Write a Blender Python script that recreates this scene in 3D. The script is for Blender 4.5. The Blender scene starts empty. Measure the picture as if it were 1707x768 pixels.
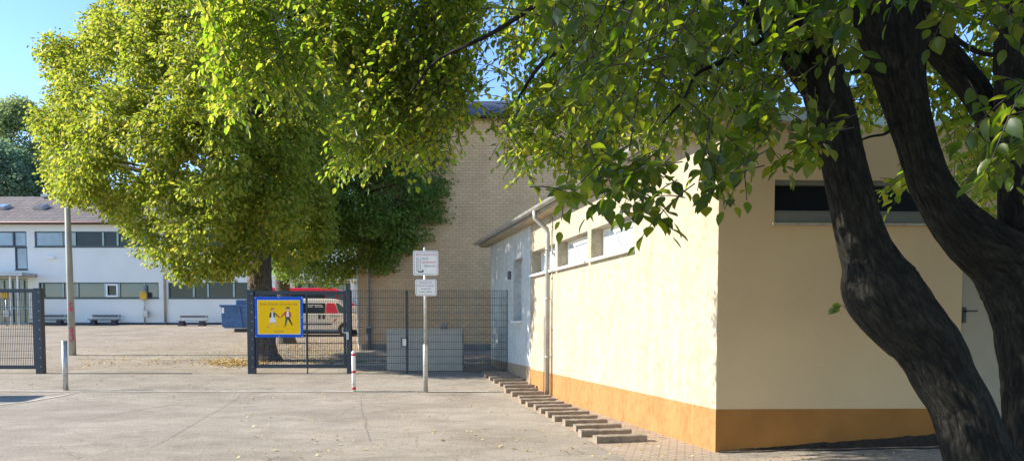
import bpy, math, random
import numpy as np
from mathutils import Vector, Matrix, noise as mnoise
random.seed(7); rng = np.random.default_rng(11)
PI = math.pi
scene = bpy.context.scene
col = scene.collection

# ------------------------------------------------------------------ camera
F = 1300.0; PITCH = math.radians(3.0)
SH = (160 + F*math.tan(PITCH)) / 1707.0
cam_d = bpy.data.cameras.new('camera'); cam = bpy.data.objects.new('camera', cam_d); col.objects.link(cam)
cam_d.sensor_width = 36; cam_d.lens = 36*F/1707; cam_d.shift_y = SH
cam_d.clip_start = .05; cam_d.clip_end = 3000
cam.location = (0, 0, 1.6); cam.rotation_euler = (PI/2-PITCH, 0, 0)
scene.camera = cam

def ray(px, py):
    x = (px-853.5)/F; y = ((384-py) + SH*1707)/F
    return Vector((x, y*math.sin(PITCH)+math.cos(PITCH), y*math.cos(PITCH)-math.sin(PITCH)))
def P(px, py, Y):
    d = ray(px, py); return Vector((0, 0, 1.6)) + d*(Y/d.y)
def g(x, y):                                        # height of the ground
    s = min(max(y-16.5, 0), 35.5)*.05
    k = min(max(x-2.6, 0), 8)*.026
    return s + k
def gp(px, py):                                     # point of the ground seen there
    lo, hi = 2.0, 51.9
    for _ in range(50):
        m = (lo+hi)/2; p = P(px, py, m)
        if p.z > g(p.x, p.y): lo = m
        else: hi = m
    p = P(px, py, lo); return Vector((p.x, p.y, g(p.x, p.y)))

# ------------------------------------------------------------------ materials
def srgb(r, g_, b):
    f = lambda c: (c/255/12.92) if c/255 <= .04045 else ((c/255+.055)/1.055)**2.4
    return (f(r), f(g_), f(b), 1)
class NT:
    def __init__(s, name):
        s.m = bpy.data.materials.new(name); s.m.use_nodes = True
        s.t = s.m.node_tree; s.t.nodes.clear()
    def n(s, ty, **kw):
        nd = s.t.nodes.new(ty)
        for k, v in kw.items():
            if k.startswith('i_'): nd.inputs[int(k[2:])].default_value = v
            else: setattr(nd, k, v)
        return nd
    def l(s, a, b): s.t.links.new(a, b)
def ramp(t, fac, stops):
    r = t.n('ShaderNodeValToRGB'); e = r.color_ramp.elements
    while len(e) < len(stops): e.new(.5)
    for i, (p, c) in enumerate(stops): e[i].position = p; e[i].color = c if len(c) == 4 else (*c, 1)
    t.l(fac, r.inputs[0]); return r.outputs[0]
def mat(name, c, rough=.6, metal=0., var=.12, scale=3., bump=0., bscale=60., spec=.5, vscale=(1, 1, 1), detail=6):
    """painted / plain surface with uneven tone and fine relief"""
    t = NT(name)
    out = t.n('ShaderNodeOutputMaterial'); b = t.n('ShaderNodeBsdfPrincipled')
    tc = t.n('ShaderNodeTexCoord'); mp = t.n('ShaderNodeMapping'); mp.inputs['Scale'].default_value = vscale
    t.l(tc.outputs['Object'], mp.inputs[0])
    no = t.n('ShaderNodeTexNoise'); no.inputs['Scale'].default_value = scale; no.inputs['Detail'].default_value = detail
    t.l(mp.outputs[0], no.inputs['Vector'])
    lo = tuple(x*(1-var) for x in c[:3]); hi = tuple(min(1, x*(1+var)) for x in c[:3])
    t.l(ramp(t, no.outputs[0], [(.3, lo), (.7, hi)]), b.inputs['Base Color'])
    b.inputs['Roughness'].default_value = rough; b.inputs['Metallic'].default_value = metal
    b.inputs['Specular IOR Level'].default_value = spec
    if bump:
        n2 = t.n('ShaderNodeTexNoise'); n2.inputs['Scale'].default_value = bscale; n2.inputs['Detail'].default_value = 4
        t.l(tc.outputs['Object'], n2.inputs['Vector'])
        bp = t.n('ShaderNodeBump'); bp.inputs['Strength'].default_value = bump; bp.inputs['Distance'].default_value = .02
        t.l(n2.outputs[0], bp.inputs['Height']); t.l(bp.outputs[0], b.inputs['Normal'])
    t.l(b.outputs[0], out.inputs[0]); return t.m
def mixc(t, fac, a, b, mode='MIX'):
    m = t.n('ShaderNodeMix', data_type='RGBA', blend_type=mode)
    for sock, v in ((0, fac), (6, a), (7, b)):
        if hasattr(v, 'type') and hasattr(v, 'node'): t.l(v, m.inputs[sock])
        else: m.inputs[sock].default_value = v
    return m.outputs[2]
def noise_(t, vec, scale, detail=5, rough=.55, dist=0.):
    n = t.n('ShaderNodeTexNoise'); n.inputs['Scale'].default_value = scale; n.inputs['Detail'].default_value = detail
    n.inputs['Roughness'].default_value = rough; n.inputs['Distortion'].default_value = dist
    t.l(vec, n.inputs['Vector']); return n.outputs[0]
def mapv(t, sc):
    tc = t.n('ShaderNodeTexCoord'); mp = t.n('ShaderNodeMapping'); mp.inputs['Scale'].default_value = sc
    t.l(tc.outputs['Object'], mp.inputs[0]); return mp.outputs[0]

def asphalt(name, base, dark, light):
    t = NT(name); out = t.n('ShaderNodeOutputMaterial'); b = t.n('ShaderNodeBsdfPrincipled')
    v = mapv(t, (1, 1, 1)); vs = mapv(t, (.8, 1.1, 1)); vt = mapv(t, (.8, .9, 1))
    c = ramp(t, noise_(t, vt, .55, 6, .6, .6), [(.3, dark), (.5, base), (.75, light)])
    fine = ramp(t, noise_(t, v, 26, 5, .8), [(.36, (.5, .49, .47)), (.66, (1.35, 1.34, 1.3))])
    c = mixc(t, .8, c, fine, 'MULTIPLY')
    worn = ramp(t, noise_(t, vs, 1.6, 9, .72, .8), [(.36, (.80, .79, .77)), (.62, (1.12, 1.11, 1.09))])
    c = mixc(t, .85, c, worn, 'MULTIPLY')
    stain = ramp(t, noise_(t, v, .9, 8, .6, 1.5), [(.28, (.72, .70, .67)), (.4, (1, 1, 1))])
    c = mixc(t, .8, c, stain, 'MULTIPLY')
    vo = t.n('ShaderNodeTexVoronoi', feature='DISTANCE_TO_EDGE'); vo.inputs['Scale'].default_value = .33
    wv = t.n('ShaderNodeVectorMath', operation='MULTIPLY_ADD')
    nn = t.n('ShaderNodeTexNoise'); nn.inputs['Scale'].default_value = 2.2; nn.inputs['Detail'].default_value = 5; t.l(v, nn.inputs['Vector'])
    t.l(nn.outputs[1], wv.inputs[0]); wv.inputs[1].default_value = (.5, .5, .5); t.l(v, wv.inputs[2]); t.l(wv.outputs[0], vo.inputs['Vector'])
    cr = ramp(t, vo.outputs[0], [(0, (.55, .53, .5)), (.006, (1, 1, 1))])
    c = mixc(t, .55, c, cr, 'MULTIPLY')
    t.l(c, b.inputs['Base Color']); b.inputs['Roughness'].default_value = .9; b.inputs['Specular IOR Level'].default_value = .25
    bp = t.n('ShaderNodeBump'); bp.inputs['Strength'].default_value = .5; bp.inputs['Distance'].default_value = .012
    t.l(noise_(t, v, 55, 4, .7), bp.inputs['Height']); t.l(bp.outputs[0], b.inputs['Normal'])
    t.l(b.outputs[0], out.inputs[0]); return t.m
def brickmat(name, c1, c2, cm, sx, sy, mortar, axis='xz', rough=.85, bias=0., off=.5, var=.5, bump=.5, rot=0.):
    t = NT(name); out = t.n('ShaderNodeOutputMaterial'); b = t.n('ShaderNodeBsdfPrincipled')
    tc = t.n('ShaderNodeTexCoord'); sep = t.n('ShaderNodeSeparateXYZ'); t.l(tc.outputs['Object'], sep.inputs[0])
    cb = t.n('ShaderNodeCombineXYZ'); t.l(sep.outputs[0], cb.inputs[0]); t.l(sep.outputs[2 if axis == 'xz' else 1], cb.inputs[1])
    vec = cb.outputs[0]
    if rot:
        mp = t.n('ShaderNodeMapping'); mp.inputs['Rotation'].default_value = (0, 0, rot); t.l(vec, mp.inputs[0]); vec = mp.outputs[0]
    br = t.n('ShaderNodeTexBrick'); t.l(vec, br.inputs['Vector'])
    br.inputs['Color1'].default_value = c1; br.inputs['Color2'].default_value = c2; br.inputs['Mortar'].default_value = cm
    br.inputs['Scale'].default_value = 1; br.inputs['Brick Width'].default_value = sx; br.inputs['Row Height'].default_value = sy
    br.inputs['Mortar Size'].default_value = mortar; br.inputs['Bias'].default_value = bias; br.offset = off
    c = mixc(t, var, br.outputs[0], ramp(t, noise_(t, tc.outputs['Object'], .8, 7, .65), [(.3, (.7, .68, .66)), (.7, (1.15, 1.15, 1.15))]), 'MULTIPLY')
    c = mixc(t, var, c, ramp(t, noise_(t, tc.outputs['Object'], 14, 3, .6), [(.3, (.8, .8, .8)), (.7, (1.15, 1.15, 1.15))]), 'MULTIPLY')
    t.l(c, b.inputs['Base Color']); b.inputs['Roughness'].default_value = rough; b.inputs['Specular IOR Level'].default_value = .3
    bp = t.n('ShaderNodeBump', invert=True); bp.inputs['Strength'].default_value = bump; bp.inputs['Distance'].default_value = .01
    t.l(br.outputs[1], bp.inputs['Height']); t.l(bp.outputs[0], b.inputs['Normal'])
    t.l(b.outputs[0], out.inputs[0]); return t.m
def render_mat(name, c, stain, dirt_top=None):
    """rough plaster with vertical rain marks"""
    t = NT(name); out = t.n('ShaderNodeOutputMaterial'); b = t.n('ShaderNodeBsdfPrincipled')
    v = mapv(t, (1, 1, 1)); vv = mapv(t, (2.2, 2.2, .7))
    m = ramp(t, noise_(t, vv, 1.6, 8, .68, .4), [(.38, c), (.66, stain)])
    bl = ramp(t, noise_(t, v, 9, 4, .7), [(.48, (1, 1, 1)), (.66, (.66, .60, .52))])
    m = mixc(t, .6, m, bl, 'MULTIPLY')
    t.l(m, b.inputs['Base Color']); b.inputs['Roughness'].default_value = .9; b.inputs['Specular IOR Level'].default_value = .2
    bp = t.n('ShaderNodeBump'); bp.inputs['Strength'].default_value = .45; bp.inputs['Distance'].default_value = .006
    t.l(noise_(t, v, 45, 5, .65), bp.inputs['Height']); t.l(bp.outputs[0], b.inputs['Normal'])
    t.l(b.outputs[0], out.inputs[0]); return t.m
def leafmat(name, cols, tcols, tr=.42, rough=.4, spec=.5):
    t = NT(name); out = t.n('ShaderNodeOutputMaterial'); b = t.n('ShaderNodeBsdfPrincipled')
    geo = t.n('ShaderNodeNewGeometry'); r = geo.outputs['Random Per Island']
    n = len(cols)
    tc = t.n('ShaderNodeTexCoord'); mo = ramp(t, noise_(t, tc.outputs['Object'], 38, 3, .6), [(.35, (.72, .74, .7)), (.65, (1.2, 1.2, 1.1))])
    t.l(mixc(t, 1., ramp(t, r, [(i/(n-1), c) for i, c in enumerate(cols)]), mo, 'MULTIPLY'), b.inputs['Base Color'])
    b.inputs['Roughness'].default_value = rough; b.inputs['Specular IOR Level'].default_value = spec
    tl = t.n('ShaderNodeBsdfTranslucent'); t.l(ramp(t, r, [(i/(n-1), c) for i, c in enumerate(tcols)]), tl.inputs[0])
    mx = t.n('ShaderNodeMixShader'); mx.inputs[0].default_value = tr
    t.l(b.outputs[0], mx.inputs[1]); t.l(tl.outputs[0], mx.inputs[2]); t.l(mx.outputs[0], out.inputs[0]); return t.m
def barkmat(name, c1, c2, c3, sc=1., moss=None):
    """bark whose plates and fissures run along the stem (vector attribute: round the stem, along the stem)"""
    t = NT(name); out = t.n('ShaderNodeOutputMaterial'); b = t.n('ShaderNodeBsdfPrincipled')
    at = t.n('ShaderNodeAttribute'); at.attribute_name = 'bark'
    def mp(k): 
        m_ = t.n('ShaderNodeMapping'); m_.inputs['Scale'].default_value = k; t.l(at.outputs['Vector'], m_.inputs[0]); return m_.outputs[0]
    v = mp((13*sc, 13*sc, 3.4*sc)); w = mp((2.2*sc, 2.2*sc, 1.1*sc)); h = mp((14*sc, 14*sc, 30*sc))
    n1 = noise_(t, v, 2.4, 10, .68, .25); n2 = noise_(t, w, 1.6, 6, .6); n3 = noise_(t, h, 1.5, 5, .7)
    vo = t.n('ShaderNodeTexVoronoi', feature='DISTANCE_TO_EDGE'); vo.inputs['Scale'].default_value = 1.5; t.l(v, vo.inputs['Vector'])
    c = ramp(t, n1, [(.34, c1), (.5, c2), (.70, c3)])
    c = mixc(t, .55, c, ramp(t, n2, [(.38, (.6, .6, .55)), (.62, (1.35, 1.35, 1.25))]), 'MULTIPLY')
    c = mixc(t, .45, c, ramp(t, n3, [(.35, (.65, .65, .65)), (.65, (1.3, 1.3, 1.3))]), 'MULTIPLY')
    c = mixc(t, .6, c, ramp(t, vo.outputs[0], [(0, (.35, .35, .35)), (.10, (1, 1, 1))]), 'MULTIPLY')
    t.l(c, b.inputs['Base Color']); b.inputs['Roughness'].default_value = .85; b.inputs['Specular IOR Level'].default_value = .2
    bp = t.n('ShaderNodeBump'); bp.inputs['Strength'].default_value = 1.; bp.inputs['Distance'].default_value = .03
    def ml(a, k): 
        m_ = t.n('ShaderNodeMath', operation='MULTIPLY'); t.l(a, m_.inputs[0]); m_.inputs[1].default_value = k; return m_.outputs[0]
    def ad(a, b_): 
        m_ = t.n('ShaderNodeMath', operation='ADD'); t.l(a, m_.inputs[0]); t.l(b_, m_.inputs[1]); return m_.outputs[0]
    cl = t.n('ShaderNodeMath', operation='MINIMUM'); t.l(vo.outputs[0], cl.inputs[0]); cl.inputs[1].default_value = .25
    t.l(ad(ad(ml(n1, .8), ml(cl.outputs[0], 1.6)), ml(n3, .3)), bp.inputs['Height']); t.l(bp.outputs[0], b.inputs['Normal'])
    t.l(b.outputs[0], out.inputs[0]); return t.m

M = {}
M['asphalt'] = asphalt('asphalt', (.325, .285, .228), (.265, .23, .182), (.39, .345, .282))
M['asphalt_yard'] = asphalt('asphalt_yard', (.32, .27, .205), (.265, .22, .165), (.385, .33, .26))
M['concrete'] = mat('concrete', (.43, .385, .31), .85, var=.25, scale=5, bump=.3)
M['concrete_old'] = mat('concrete_old', (.25, .20, .145), .9, var=.35, scale=9, bump=.6, bscale=40)
M['tar'] = mat('tar', (.245, .21, .165), .8, var=.3, scale=8)
M['paving'] = brickmat('paving', (.42, .335, .245, 1), (.35, .275, .195, 1), (.22, .18, .13, 1), .21, .105, .008, 'xy', bump=.8, rot=math.radians(12.6))
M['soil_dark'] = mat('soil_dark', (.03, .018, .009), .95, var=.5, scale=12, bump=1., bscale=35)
M['soil'] = mat('soil', (.10, .078, .055), .95, var=.5, scale=12, bump=1., bscale=35)
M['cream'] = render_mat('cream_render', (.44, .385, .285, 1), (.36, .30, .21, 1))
M['cream_front'] = mat('cream_front', (.60, .42, .235), .9, var=.05, scale=.9, bump=.25, bscale=45, spec=.2)  # same paint as the side wall, lightened and warmed for the shaded front
M['ochre_front'] = mat('ochre_front', (.33, .14, .035), .9, var=.12, scale=2.5, bump=.25, bscale=45, spec=.2)  # same ochre as the side plinth, shade of the front put into the colour
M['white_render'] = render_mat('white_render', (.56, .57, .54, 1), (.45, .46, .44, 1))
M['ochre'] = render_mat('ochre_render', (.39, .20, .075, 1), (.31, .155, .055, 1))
M['ochre_dull'] = render_mat('ochre_dull_render', (.36, .27, .17, 1), (.29, .215, .14, 1))  # same plinth ochre, greyed to carry the shade on the far section
M['brick'] = brickmat('yellow_brick', (.84, .56, .31, 1), (.74, .48, .255, 1), (.58, .375, .20, 1), .26, .105, .011, bump=.3)
M['plinth_grey'] = mat('plinth_grey', (.21, .20, .18), .85, var=.2, bump=.3)
M['roof_slate'] = brickmat('roof_slate', (.055, .062, .085, 1), (.075, .08, .10, 1), (.02, .022, .03, 1), .3, .2, .02, 'xz', rough=.6)
M['school'] = mat('school_render', (.72, .73, .68), .85, var=.05, scale=.6, bump=.15)
M['school_base'] = mat('school_base', (.07, .075, .08), .8)
M['roof_tile'] = brickmat('roof_tile', (.20, .17, .15, 1), (.15, .125, .11, 1), (.08, .06, .055, 1), .35, .3, .02, 'xz', rough=.8)
M['soffit'] = mat('soffit_board', (.40, .33, .22), .7, var=.2, vscale=(1, 1, 4))
M['fascia_red'] = mat('fascia_red', (.12, .05, .045), .6)
M['zinc'] = mat('zinc', (.42, .41, .38), .45, .5, var=.18, scale=4)
M['zinc_dark'] = mat('zinc_dark', (.12, .13, .14), .5, .4, var=.2)
M['galv'] = mat('galvanised', (.46, .46, .43), .42, .55, var=.2, scale=12)
M['white'] = mat('white_paint', (.75, .75, .72), .4, var=.06)
M['plastic_white'] = mat('window_frame_white', (.78, .78, .76), .35, var=.04)
M['frame_green'] = mat('frame_green', (.05, .09, .085), .45, var=.1)
M['frame_sage'] = mat('frame_sage', (.33, .43, .38), .5, var=.1)
M['frame_dark'] = mat('frame_dark', (.035, .045, .06), .45, var=.1)
M['door_paint'] = mat('door_paint', (.33, .265, .175), .6, var=.05)
M['louver'] = mat('window_ledge_grey', (.15, .135, .10), .5, var=.15)
def glass(name, c, rough=.06, spec=.8):
    return mat(name, c, rough, var=.35, scale=.7, spec=spec, detail=3)
M['glass_dark'] = glass('glass_dark', (.012, .016, .018), .08, .35)
M['glass_black'] = glass('glass_black', (.006, .006, .007), .3, .12)
M['glass_mid'] = glass('glass_mid', (.05, .07, .075))
M['glass_blind'] = glass('glass_blind', (.22, .30, .36), .15)  # light blue pane tone, also used for windscreens and a skylight
M['glass_pale'] = glass('glass_pale', (.48, .55, .58), .15)
M['anthracite'] = mat('anthracite_steel', (.022, .03, .042), .45, .0, var=.15, spec=.5)
M['cabinet'] = mat('cabinet_green_grey', (.58, .58, .49), .55, var=.1, scale=2.5, bump=.05)
M['cabinet_dark'] = mat('cabinet_groove', (.10, .115, .09), .6)
M['black'] = mat('black_plastic', (.012, .012, .013), .45)
M['rubber'] = mat('rubber', (.02, .02, .02), .85)
M['red'] = mat('red_reflective', (.55, .02, .02), .4, var=.08)
M['red_paint'] = mat('red_car_paint', (.52, .012, .035), .25, var=.05)
M['pink_tape'] = mat('pink_graffiti', (.55, .10, .13), .6, var=.2)
M['van_white'] = mat('van_white', (.66, .62, .54), .3, var=.04)
M['blue_steel'] = mat('blue_skip_paint', (.035, .095, .22), .5, var=.3, scale=4, bump=.1)
M['blue_sign'] = mat('blue_sign', (.012, .10, .50), .55, var=.05, spec=.25)
M['yellow_sign'] = mat('yellow_sign', (.97, .56, .0), .6, var=.03, spec=.2)
M['yellow_box'] = mat('yellow_box', (.55, .33, .02), .5, var=.1)
M['ochre_letter'] = mat('ochre_letter', (.42, .2, .01), .5)
M['skin_flat'] = mat('print_skin', (.75, .42, .22), .5)
M['sign_white'] = mat('sign_white', (.80, .79, .73), .35, var=.05)
M['print_red'] = mat('print_red', (.55, .10, .09), .5)
M['print_grey'] = mat('print_grey', (.16, .17, .16), .5)
M['print_pale'] = mat('print_pale', (.40, .42, .40), .5)
M['print_black'] = mat('print_black', (.02, .02, .025), .5)
M['wood'] = mat('bench_wood', (.13, .11, .10), .7, var=.3, vscale=(.3, 4, 4))
M['bench_pale'] = mat('bench_pale', (.42, .40, .37), .7, var=.2)
M['stone_dark'] = mat('bench_stone', (.05, .045, .05), .8, var=.2)
M['post_wood'] = mat('lamp_post_concrete', (.36, .35, .30), .8, var=.25, scale=2, vscale=(3, 3, .5), bump=.2)
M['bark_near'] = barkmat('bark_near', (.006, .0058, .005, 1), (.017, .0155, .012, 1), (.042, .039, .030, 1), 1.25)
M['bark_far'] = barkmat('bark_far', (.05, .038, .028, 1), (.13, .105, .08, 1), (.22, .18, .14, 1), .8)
M['bark_twig'] = mat('bark_twig', (.045, .034, .024), .8, var=.3, scale=9)
M['leaf_linden'] = leafmat('leaf_linden', [(.05, .085, .012, 1), (.10, .14, .018, 1), (.155, .185, .024, 1), (.22, .215, .035, 1)],
                           [(.28, .42, .03, 1), (.44, .54, .04, 1), (.60, .64, .06, 1), (.72, .66, .10, 1)], .45, .5, .35)
M['leaf_deep'] = leafmat('leaf_deep', [(.07, .125, .035, 1), (.10, .165, .045, 1), (.14, .20, .055, 1)],
                         [(.26, .44, .05, 1), (.36, .54, .07, 1), (.46, .58, .09, 1)], .42, .5, .35)
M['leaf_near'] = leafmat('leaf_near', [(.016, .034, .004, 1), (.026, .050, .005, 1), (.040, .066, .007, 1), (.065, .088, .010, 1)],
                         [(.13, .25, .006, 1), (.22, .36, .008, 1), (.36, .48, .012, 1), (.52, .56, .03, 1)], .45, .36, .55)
M['leaf_mid'] = leafmat('leaf_mid', [(.045, .085, .012, 1), (.075, .12, .018, 1), (.12, .16, .025, 1), (.17, .19, .035, 1)],
                        [(.28, .50, .02, 1), (.42, .60, .03, 1), (.58, .68, .04, 1), (.70, .66, .08, 1)], .5, .4, .45)
M['leaf_far'] = leafmat('leaf_far', [(.15, .21, .10, 1), (.20, .26, .12, 1), (.27, .31, .14, 1)],
                        [(.3, .45, .15, 1), (.4, .5, .2, 1), (.5, .55, .2, 1)], .45, .6, .2)  # distance haze is mixed into these leaf colours
M['leaf_far_dark'] = leafmat('leaf_far_dark', [(.11, .165, .125, 1), (.15, .215, .145, 1), (.20, .265, .16, 1)],
                        [(.2, .34, .2, 1), (.25, .4, .2, 1), (.3, .42, .2, 1)], .4, .6, .2)  # dark leaves, paled and blued in place of haze
M['litter'] = leafmat('fallen_leaf', [(.50, .37, .15, 1), (.68, .54, .26, 1), (.48, .28, .09, 1), (.78, .68, .45, 1)],
                      [(.5, .3, .1, 1), (.5, .3, .1, 1), (.5, .3, .1, 1), (.5, .3, .1, 1)], .15, .6, .2)

# ------------------------------------------------------------------ mesh builder
class MB:
    def __init__(s): s.v = []; s.f = []; s.mi = []; s.sm = []; s.bk = []
    def add(s, vs, fs, mi=0, sm=False):
        o = len(s.v); s.v += [tuple(p) for p in vs]
        for f in fs: s.f.append(tuple(i+o for i in f)); s.mi.append(mi); s.sm.append(sm)
        return s
    def quad(s, a, b, c, d, mi=0): return s.add([a, b, c, d], [(0, 1, 2, 3)], mi)
    def box(s, c, size, mi=0, rz=0, rx=0, ry=0):
        R = Matrix.Rotation(rz, 3, 'Z') @ Matrix.Rotation(ry, 3, 'Y') @ Matrix.Rotation(rx, 3, 'X')
        hx, hy, hz = (q/2 for q in size); c = Vector(c)
        vs = [c + R @ Vector((x, y, z)) for z in (-hz, hz) for x, y in ((-hx, -hy), (hx, -hy), (hx, hy), (-hx, hy))]
        return s.add(vs, [(0, 3, 2, 1), (4, 5, 6, 7), (0, 1, 5, 4), (1, 2, 6, 5), (2, 3, 7, 6), (3, 0, 4, 7)], mi)
    def obox(s, o, u, w, n, su, sw, sn, mi=0):
        """box from corner o along u (len su), w (len sw), n (len sn)"""
        o = Vector(o); a = Vector(u)*su; b = Vector(w)*sw; c = Vector(n)*sn
        vs = [o, o+a, o+a+b, o+b, o+c, o+a+c, o+a+b+c, o+b+c]
        fs = [(0, 3, 2, 1), (4, 5, 6, 7), (0, 1, 5, 4), (1, 2, 6, 5), (2, 3, 7, 6), (3, 0, 4, 7)]
        if a.cross(b).dot(c) < 0: fs = [f[::-1] for f in fs]
        return s.add(vs, fs, mi)
    def tube(s, pts, radii, n=10, mi=0, caps=True, sm=True, disp=None):
        pts = [Vector(p) for p in pts]
        if not hasattr(radii, '__len__'): radii = [radii]*len(pts)
        vs = []; up = None; arc = 0.; bk = []
        for i, p in enumerate(pts):
            d = (pts[min(i+1, len(pts)-1)] - pts[max(i-1, 0)]).normalized()
            if up is None:
                up = Vector((0, 1, 0)) if abs(d.y) < .9 else Vector((1, 0, 0))
            a = (up - d*up.dot(d)).normalized(); up = a; b = d.cross(a)
            if i: arc += (pts[i]-pts[i-1]).length
            for k in range(n):
                th = 2*PI*k/n; q = a*math.cos(th)+b*math.sin(th); r = radii[i]
                bk.append((math.cos(th)*radii[i], math.sin(th)*radii[i], arc))
                if disp: r *= disp(p, q, th, arc)
                vs.append(p + q*r)
        fs = [(i*n+k, i*n+(k+1) % n, (i+1)*n+(k+1) % n, (i+1)*n+k) for i in range(len(pts)-1) for k in range(n)]
        s.bk += [(0, 0, 0)]*(len(s.v)-len(s.bk)) + bk
        s.add(vs, fs, mi, sm)
        if caps:
            o = len(s.v)-len(vs)
            s.f.append(tuple(o+k for k in range(n))[::-1]); s.mi.append(mi); s.sm.append(False)
            s.f.append(tuple(o+(len(pts)-1)*n+k for k in range(n))); s.mi.append(mi); s.sm.append(False)
        return s
    def cyl(s, p0, p1, r, n=12, mi=0): return s.tube([p0, p1], [r, r], n, mi)
    def prism(s, poly, o, u, w, n, th, mi=0):
        """flat polygon (a,b) in the u,w plane, extruded by th along n"""
        o, u, w, n = map(Vector, (o, u, w, n)); k = len(poly)
        A = [o+u*a+w*b for a, b in poly]; B = [p+n*th for p in A]
        area = sum(poly[i][0]*poly[(i+1) % k][1]-poly[(i+1) % k][0]*poly[i][1] for i in range(k))
        flip = (area > 0) != (u.cross(w).dot(n) > 0)
        fs = [tuple(range(k))[::-1], tuple(range(k, 2*k))] + [(i, (i+1) % k, k+(i+1) % k, k+i) for i in range(k)]
        if flip: fs = [f[::-1] for f in fs]
        return s.add(A+B, fs, mi)
    def build(s, name, mats, parent=None, off=None, bevel=0, label=None, smooth=False):
        me = bpy.data.meshes.new(name)
        if not isinstance(mats, (list, tuple)): mats = [mats]
        o = Vector((0, 0, 0))
        if off is not None: o = Vector(off)
        me.from_pydata([(v[0]-o[0], v[1]-o[1], v[2]-o[2]) for v in s.v], [], s.f)
        for m in mats: me.materials.append(m)
        me.polygons.foreach_set('material_index', s.mi)
        me.polygons.foreach_set('use_smooth', [True]*len(s.f) if smooth else s.sm)
        me.update()
        if s.bk and len(s.bk) == len(s.v):
            at = me.attributes.new('bark', 'FLOAT_VECTOR', 'POINT'); at.data.foreach_set('vector', np.array(s.bk, np.float32).ravel())
        ob = bpy.data.objects.new(name, me); col.objects.link(ob)
        if parent is not None: ob.parent = parent
        elif off is not None: ob.location = o
        if label: ob['label'] = label
        if bevel:
            b = ob.modifiers.new('bevel', 'BEVEL'); b.width = bevel; b.segments = 2; b.limit_method = 'ANGLE'; b.angle_limit = .7
        return ob
def thing(name, label, cat, loc=(0, 0, 0), rz=0, group=None, kind=None):
    o = bpy.data.objects.new(name, None); col.objects.link(o); o.location = loc; o.rotation_euler = (0, 0, rz)
    o.empty_display_size = .2
    return tag(o, label, cat, group, kind)
def tag(o, label=None, cat=None, group=None, kind=None):
    if label: o['label'] = label
    if cat: o['category'] = cat
    if group: o['group'] = group
    if kind: o['kind'] = kind
    return o
def structure(o): o['kind'] = 'structure'; return o
def kids(o): return [c for c in bpy.data.objects if c.parent == o]
def copy_tree(o, parent=None):
    c = o.copy(); col.objects.link(c)
    if parent is not None: c.parent = parent
    for ch in kids(o): copy_tree(ch, c)
    return c
def text_mb(mb, txt, size, o, u, w, n, th=.002, mi=0, align='CENTER', width=None):
    """lettering as thin raised shapes; o is the middle (or left) of the baseline"""
    cu = bpy.data.curves.new('lettering', 'FONT'); cu.body = txt; cu.size = size; cu.align_x = align; cu.resolution_u = 3
    ob = bpy.data.objects.new('lettering', cu); col.objects.link(ob)
    dg = bpy.context.evaluated_depsgraph_get(); dg.update()
    me = bpy.data.meshes.new_from_object(ob.evaluated_get(dg))
    o, u, w, n = map(Vector, (o, u, w, n))
    k = 1.
    if width and len(me.vertices):
        xs = [v.co.x for v in me.vertices]; k = width/(max(xs)-min(xs))
    vs = [o + u*(v.co.x*k) + w*v.co.y + n*th for v in me.vertices]
    mb.add(vs, [tuple(p.vertices) for p in me.polygons], mi)
    bpy.data.objects.remove(ob); bpy.data.curves.remove(cu); bpy.data.meshes.remove(me)

# ------------------------------------------------------------------ ground
def sheet(name, m, xs, ys, dz, keep=None, warp=None):
    vs = []; fs = []; mb = MB()
    for y in ys:
        for x in xs:
            X, Y = (x, y) if warp is None else warp(x, y)
            vs.append((X, Y, g(X, Y)+dz))
    n = len(xs)
    for j in range(len(ys)-1):
        for i in range(n-1):
            if keep is None or keep((xs[i]+xs[i+1])/2, (ys[j]+ys[j+1])/2): fs.append((j*n+i, j*n+i+1, (j+1)*n+i+1, (j+1)*n+i))
    mb.add(vs, fs, 0, True)
    return structure(mb.build(name, m))
def frange(a, b, s):
    n = max(1, int(round((b-a)/s))); return [a+(b-a)*i/n for i in range(n+1)]
def axis_x():
    return [-600, -200, -90] + frange(-60, 2.6, .9) + frange(2.6, 10.6, .8)[1:] + [14, 20, 60, 200, 600]
sheet('asphalt_ground', M['asphalt'], axis_x(), [-300, -60, -10] + frange(0, 16.5, 1.1) + frange(16.5, 52, .5)[1:] + [60, 90, 200, 900], 0)
# school yard behind the gate line, a slightly browner asphalt
sheet('schoolyard_surface', M['asphalt_yard'], frange(-48, -5.7, .9), frange(22.0, 51.0, .5), .005)
# flush edging stones across the entrance
ke = gp(400, 652).y
def line_sheet(name, m, a, b, w, dz, n=60):
    a = Vector(a); b = Vector(b); d = (b-a); L = d.length; d /= L; q = Vector((-d.y, d.x))
    vs = []; fs = []
    for i in range(n+1):
        p = a+d*(L*i/n)
        j = .05*mnoise.noise(Vector((p.x*.9, p.y*.9, 5)))+.02*mnoise.noise(Vector((p.x*5, p.y*5, 5)))
        for s_ in (-.5, .5):
            X = p.x+q.x*(w*s_+j); Y = p.y+q.y*(w*s_+j); vs.append((X, Y, g(X, Y)+dz))
    fs = [(2*i, 2*i+2, 2*i+3, 2*i+1) for i in range(n)]
    # consistent upward faces
    return structure(MB().add(vs, [f[::-1] for f in fs]).build(name, m))
line_sheet('edging_stones', M['concrete'], (-20, ke+.1), (-.55, ke+.02), .14, .006, 40)
line_sheet('tar_joint', M['tar'], (-20, ke-.02), (-.6, ke-.12), .035, .007, 40)
a = gp(0, 684); b = gp(125, 655); line_sheet('edging_stones_corner', M['concrete'], (a.x-1, a.y-.5), (b.x, b.y), .13, .008)
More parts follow.
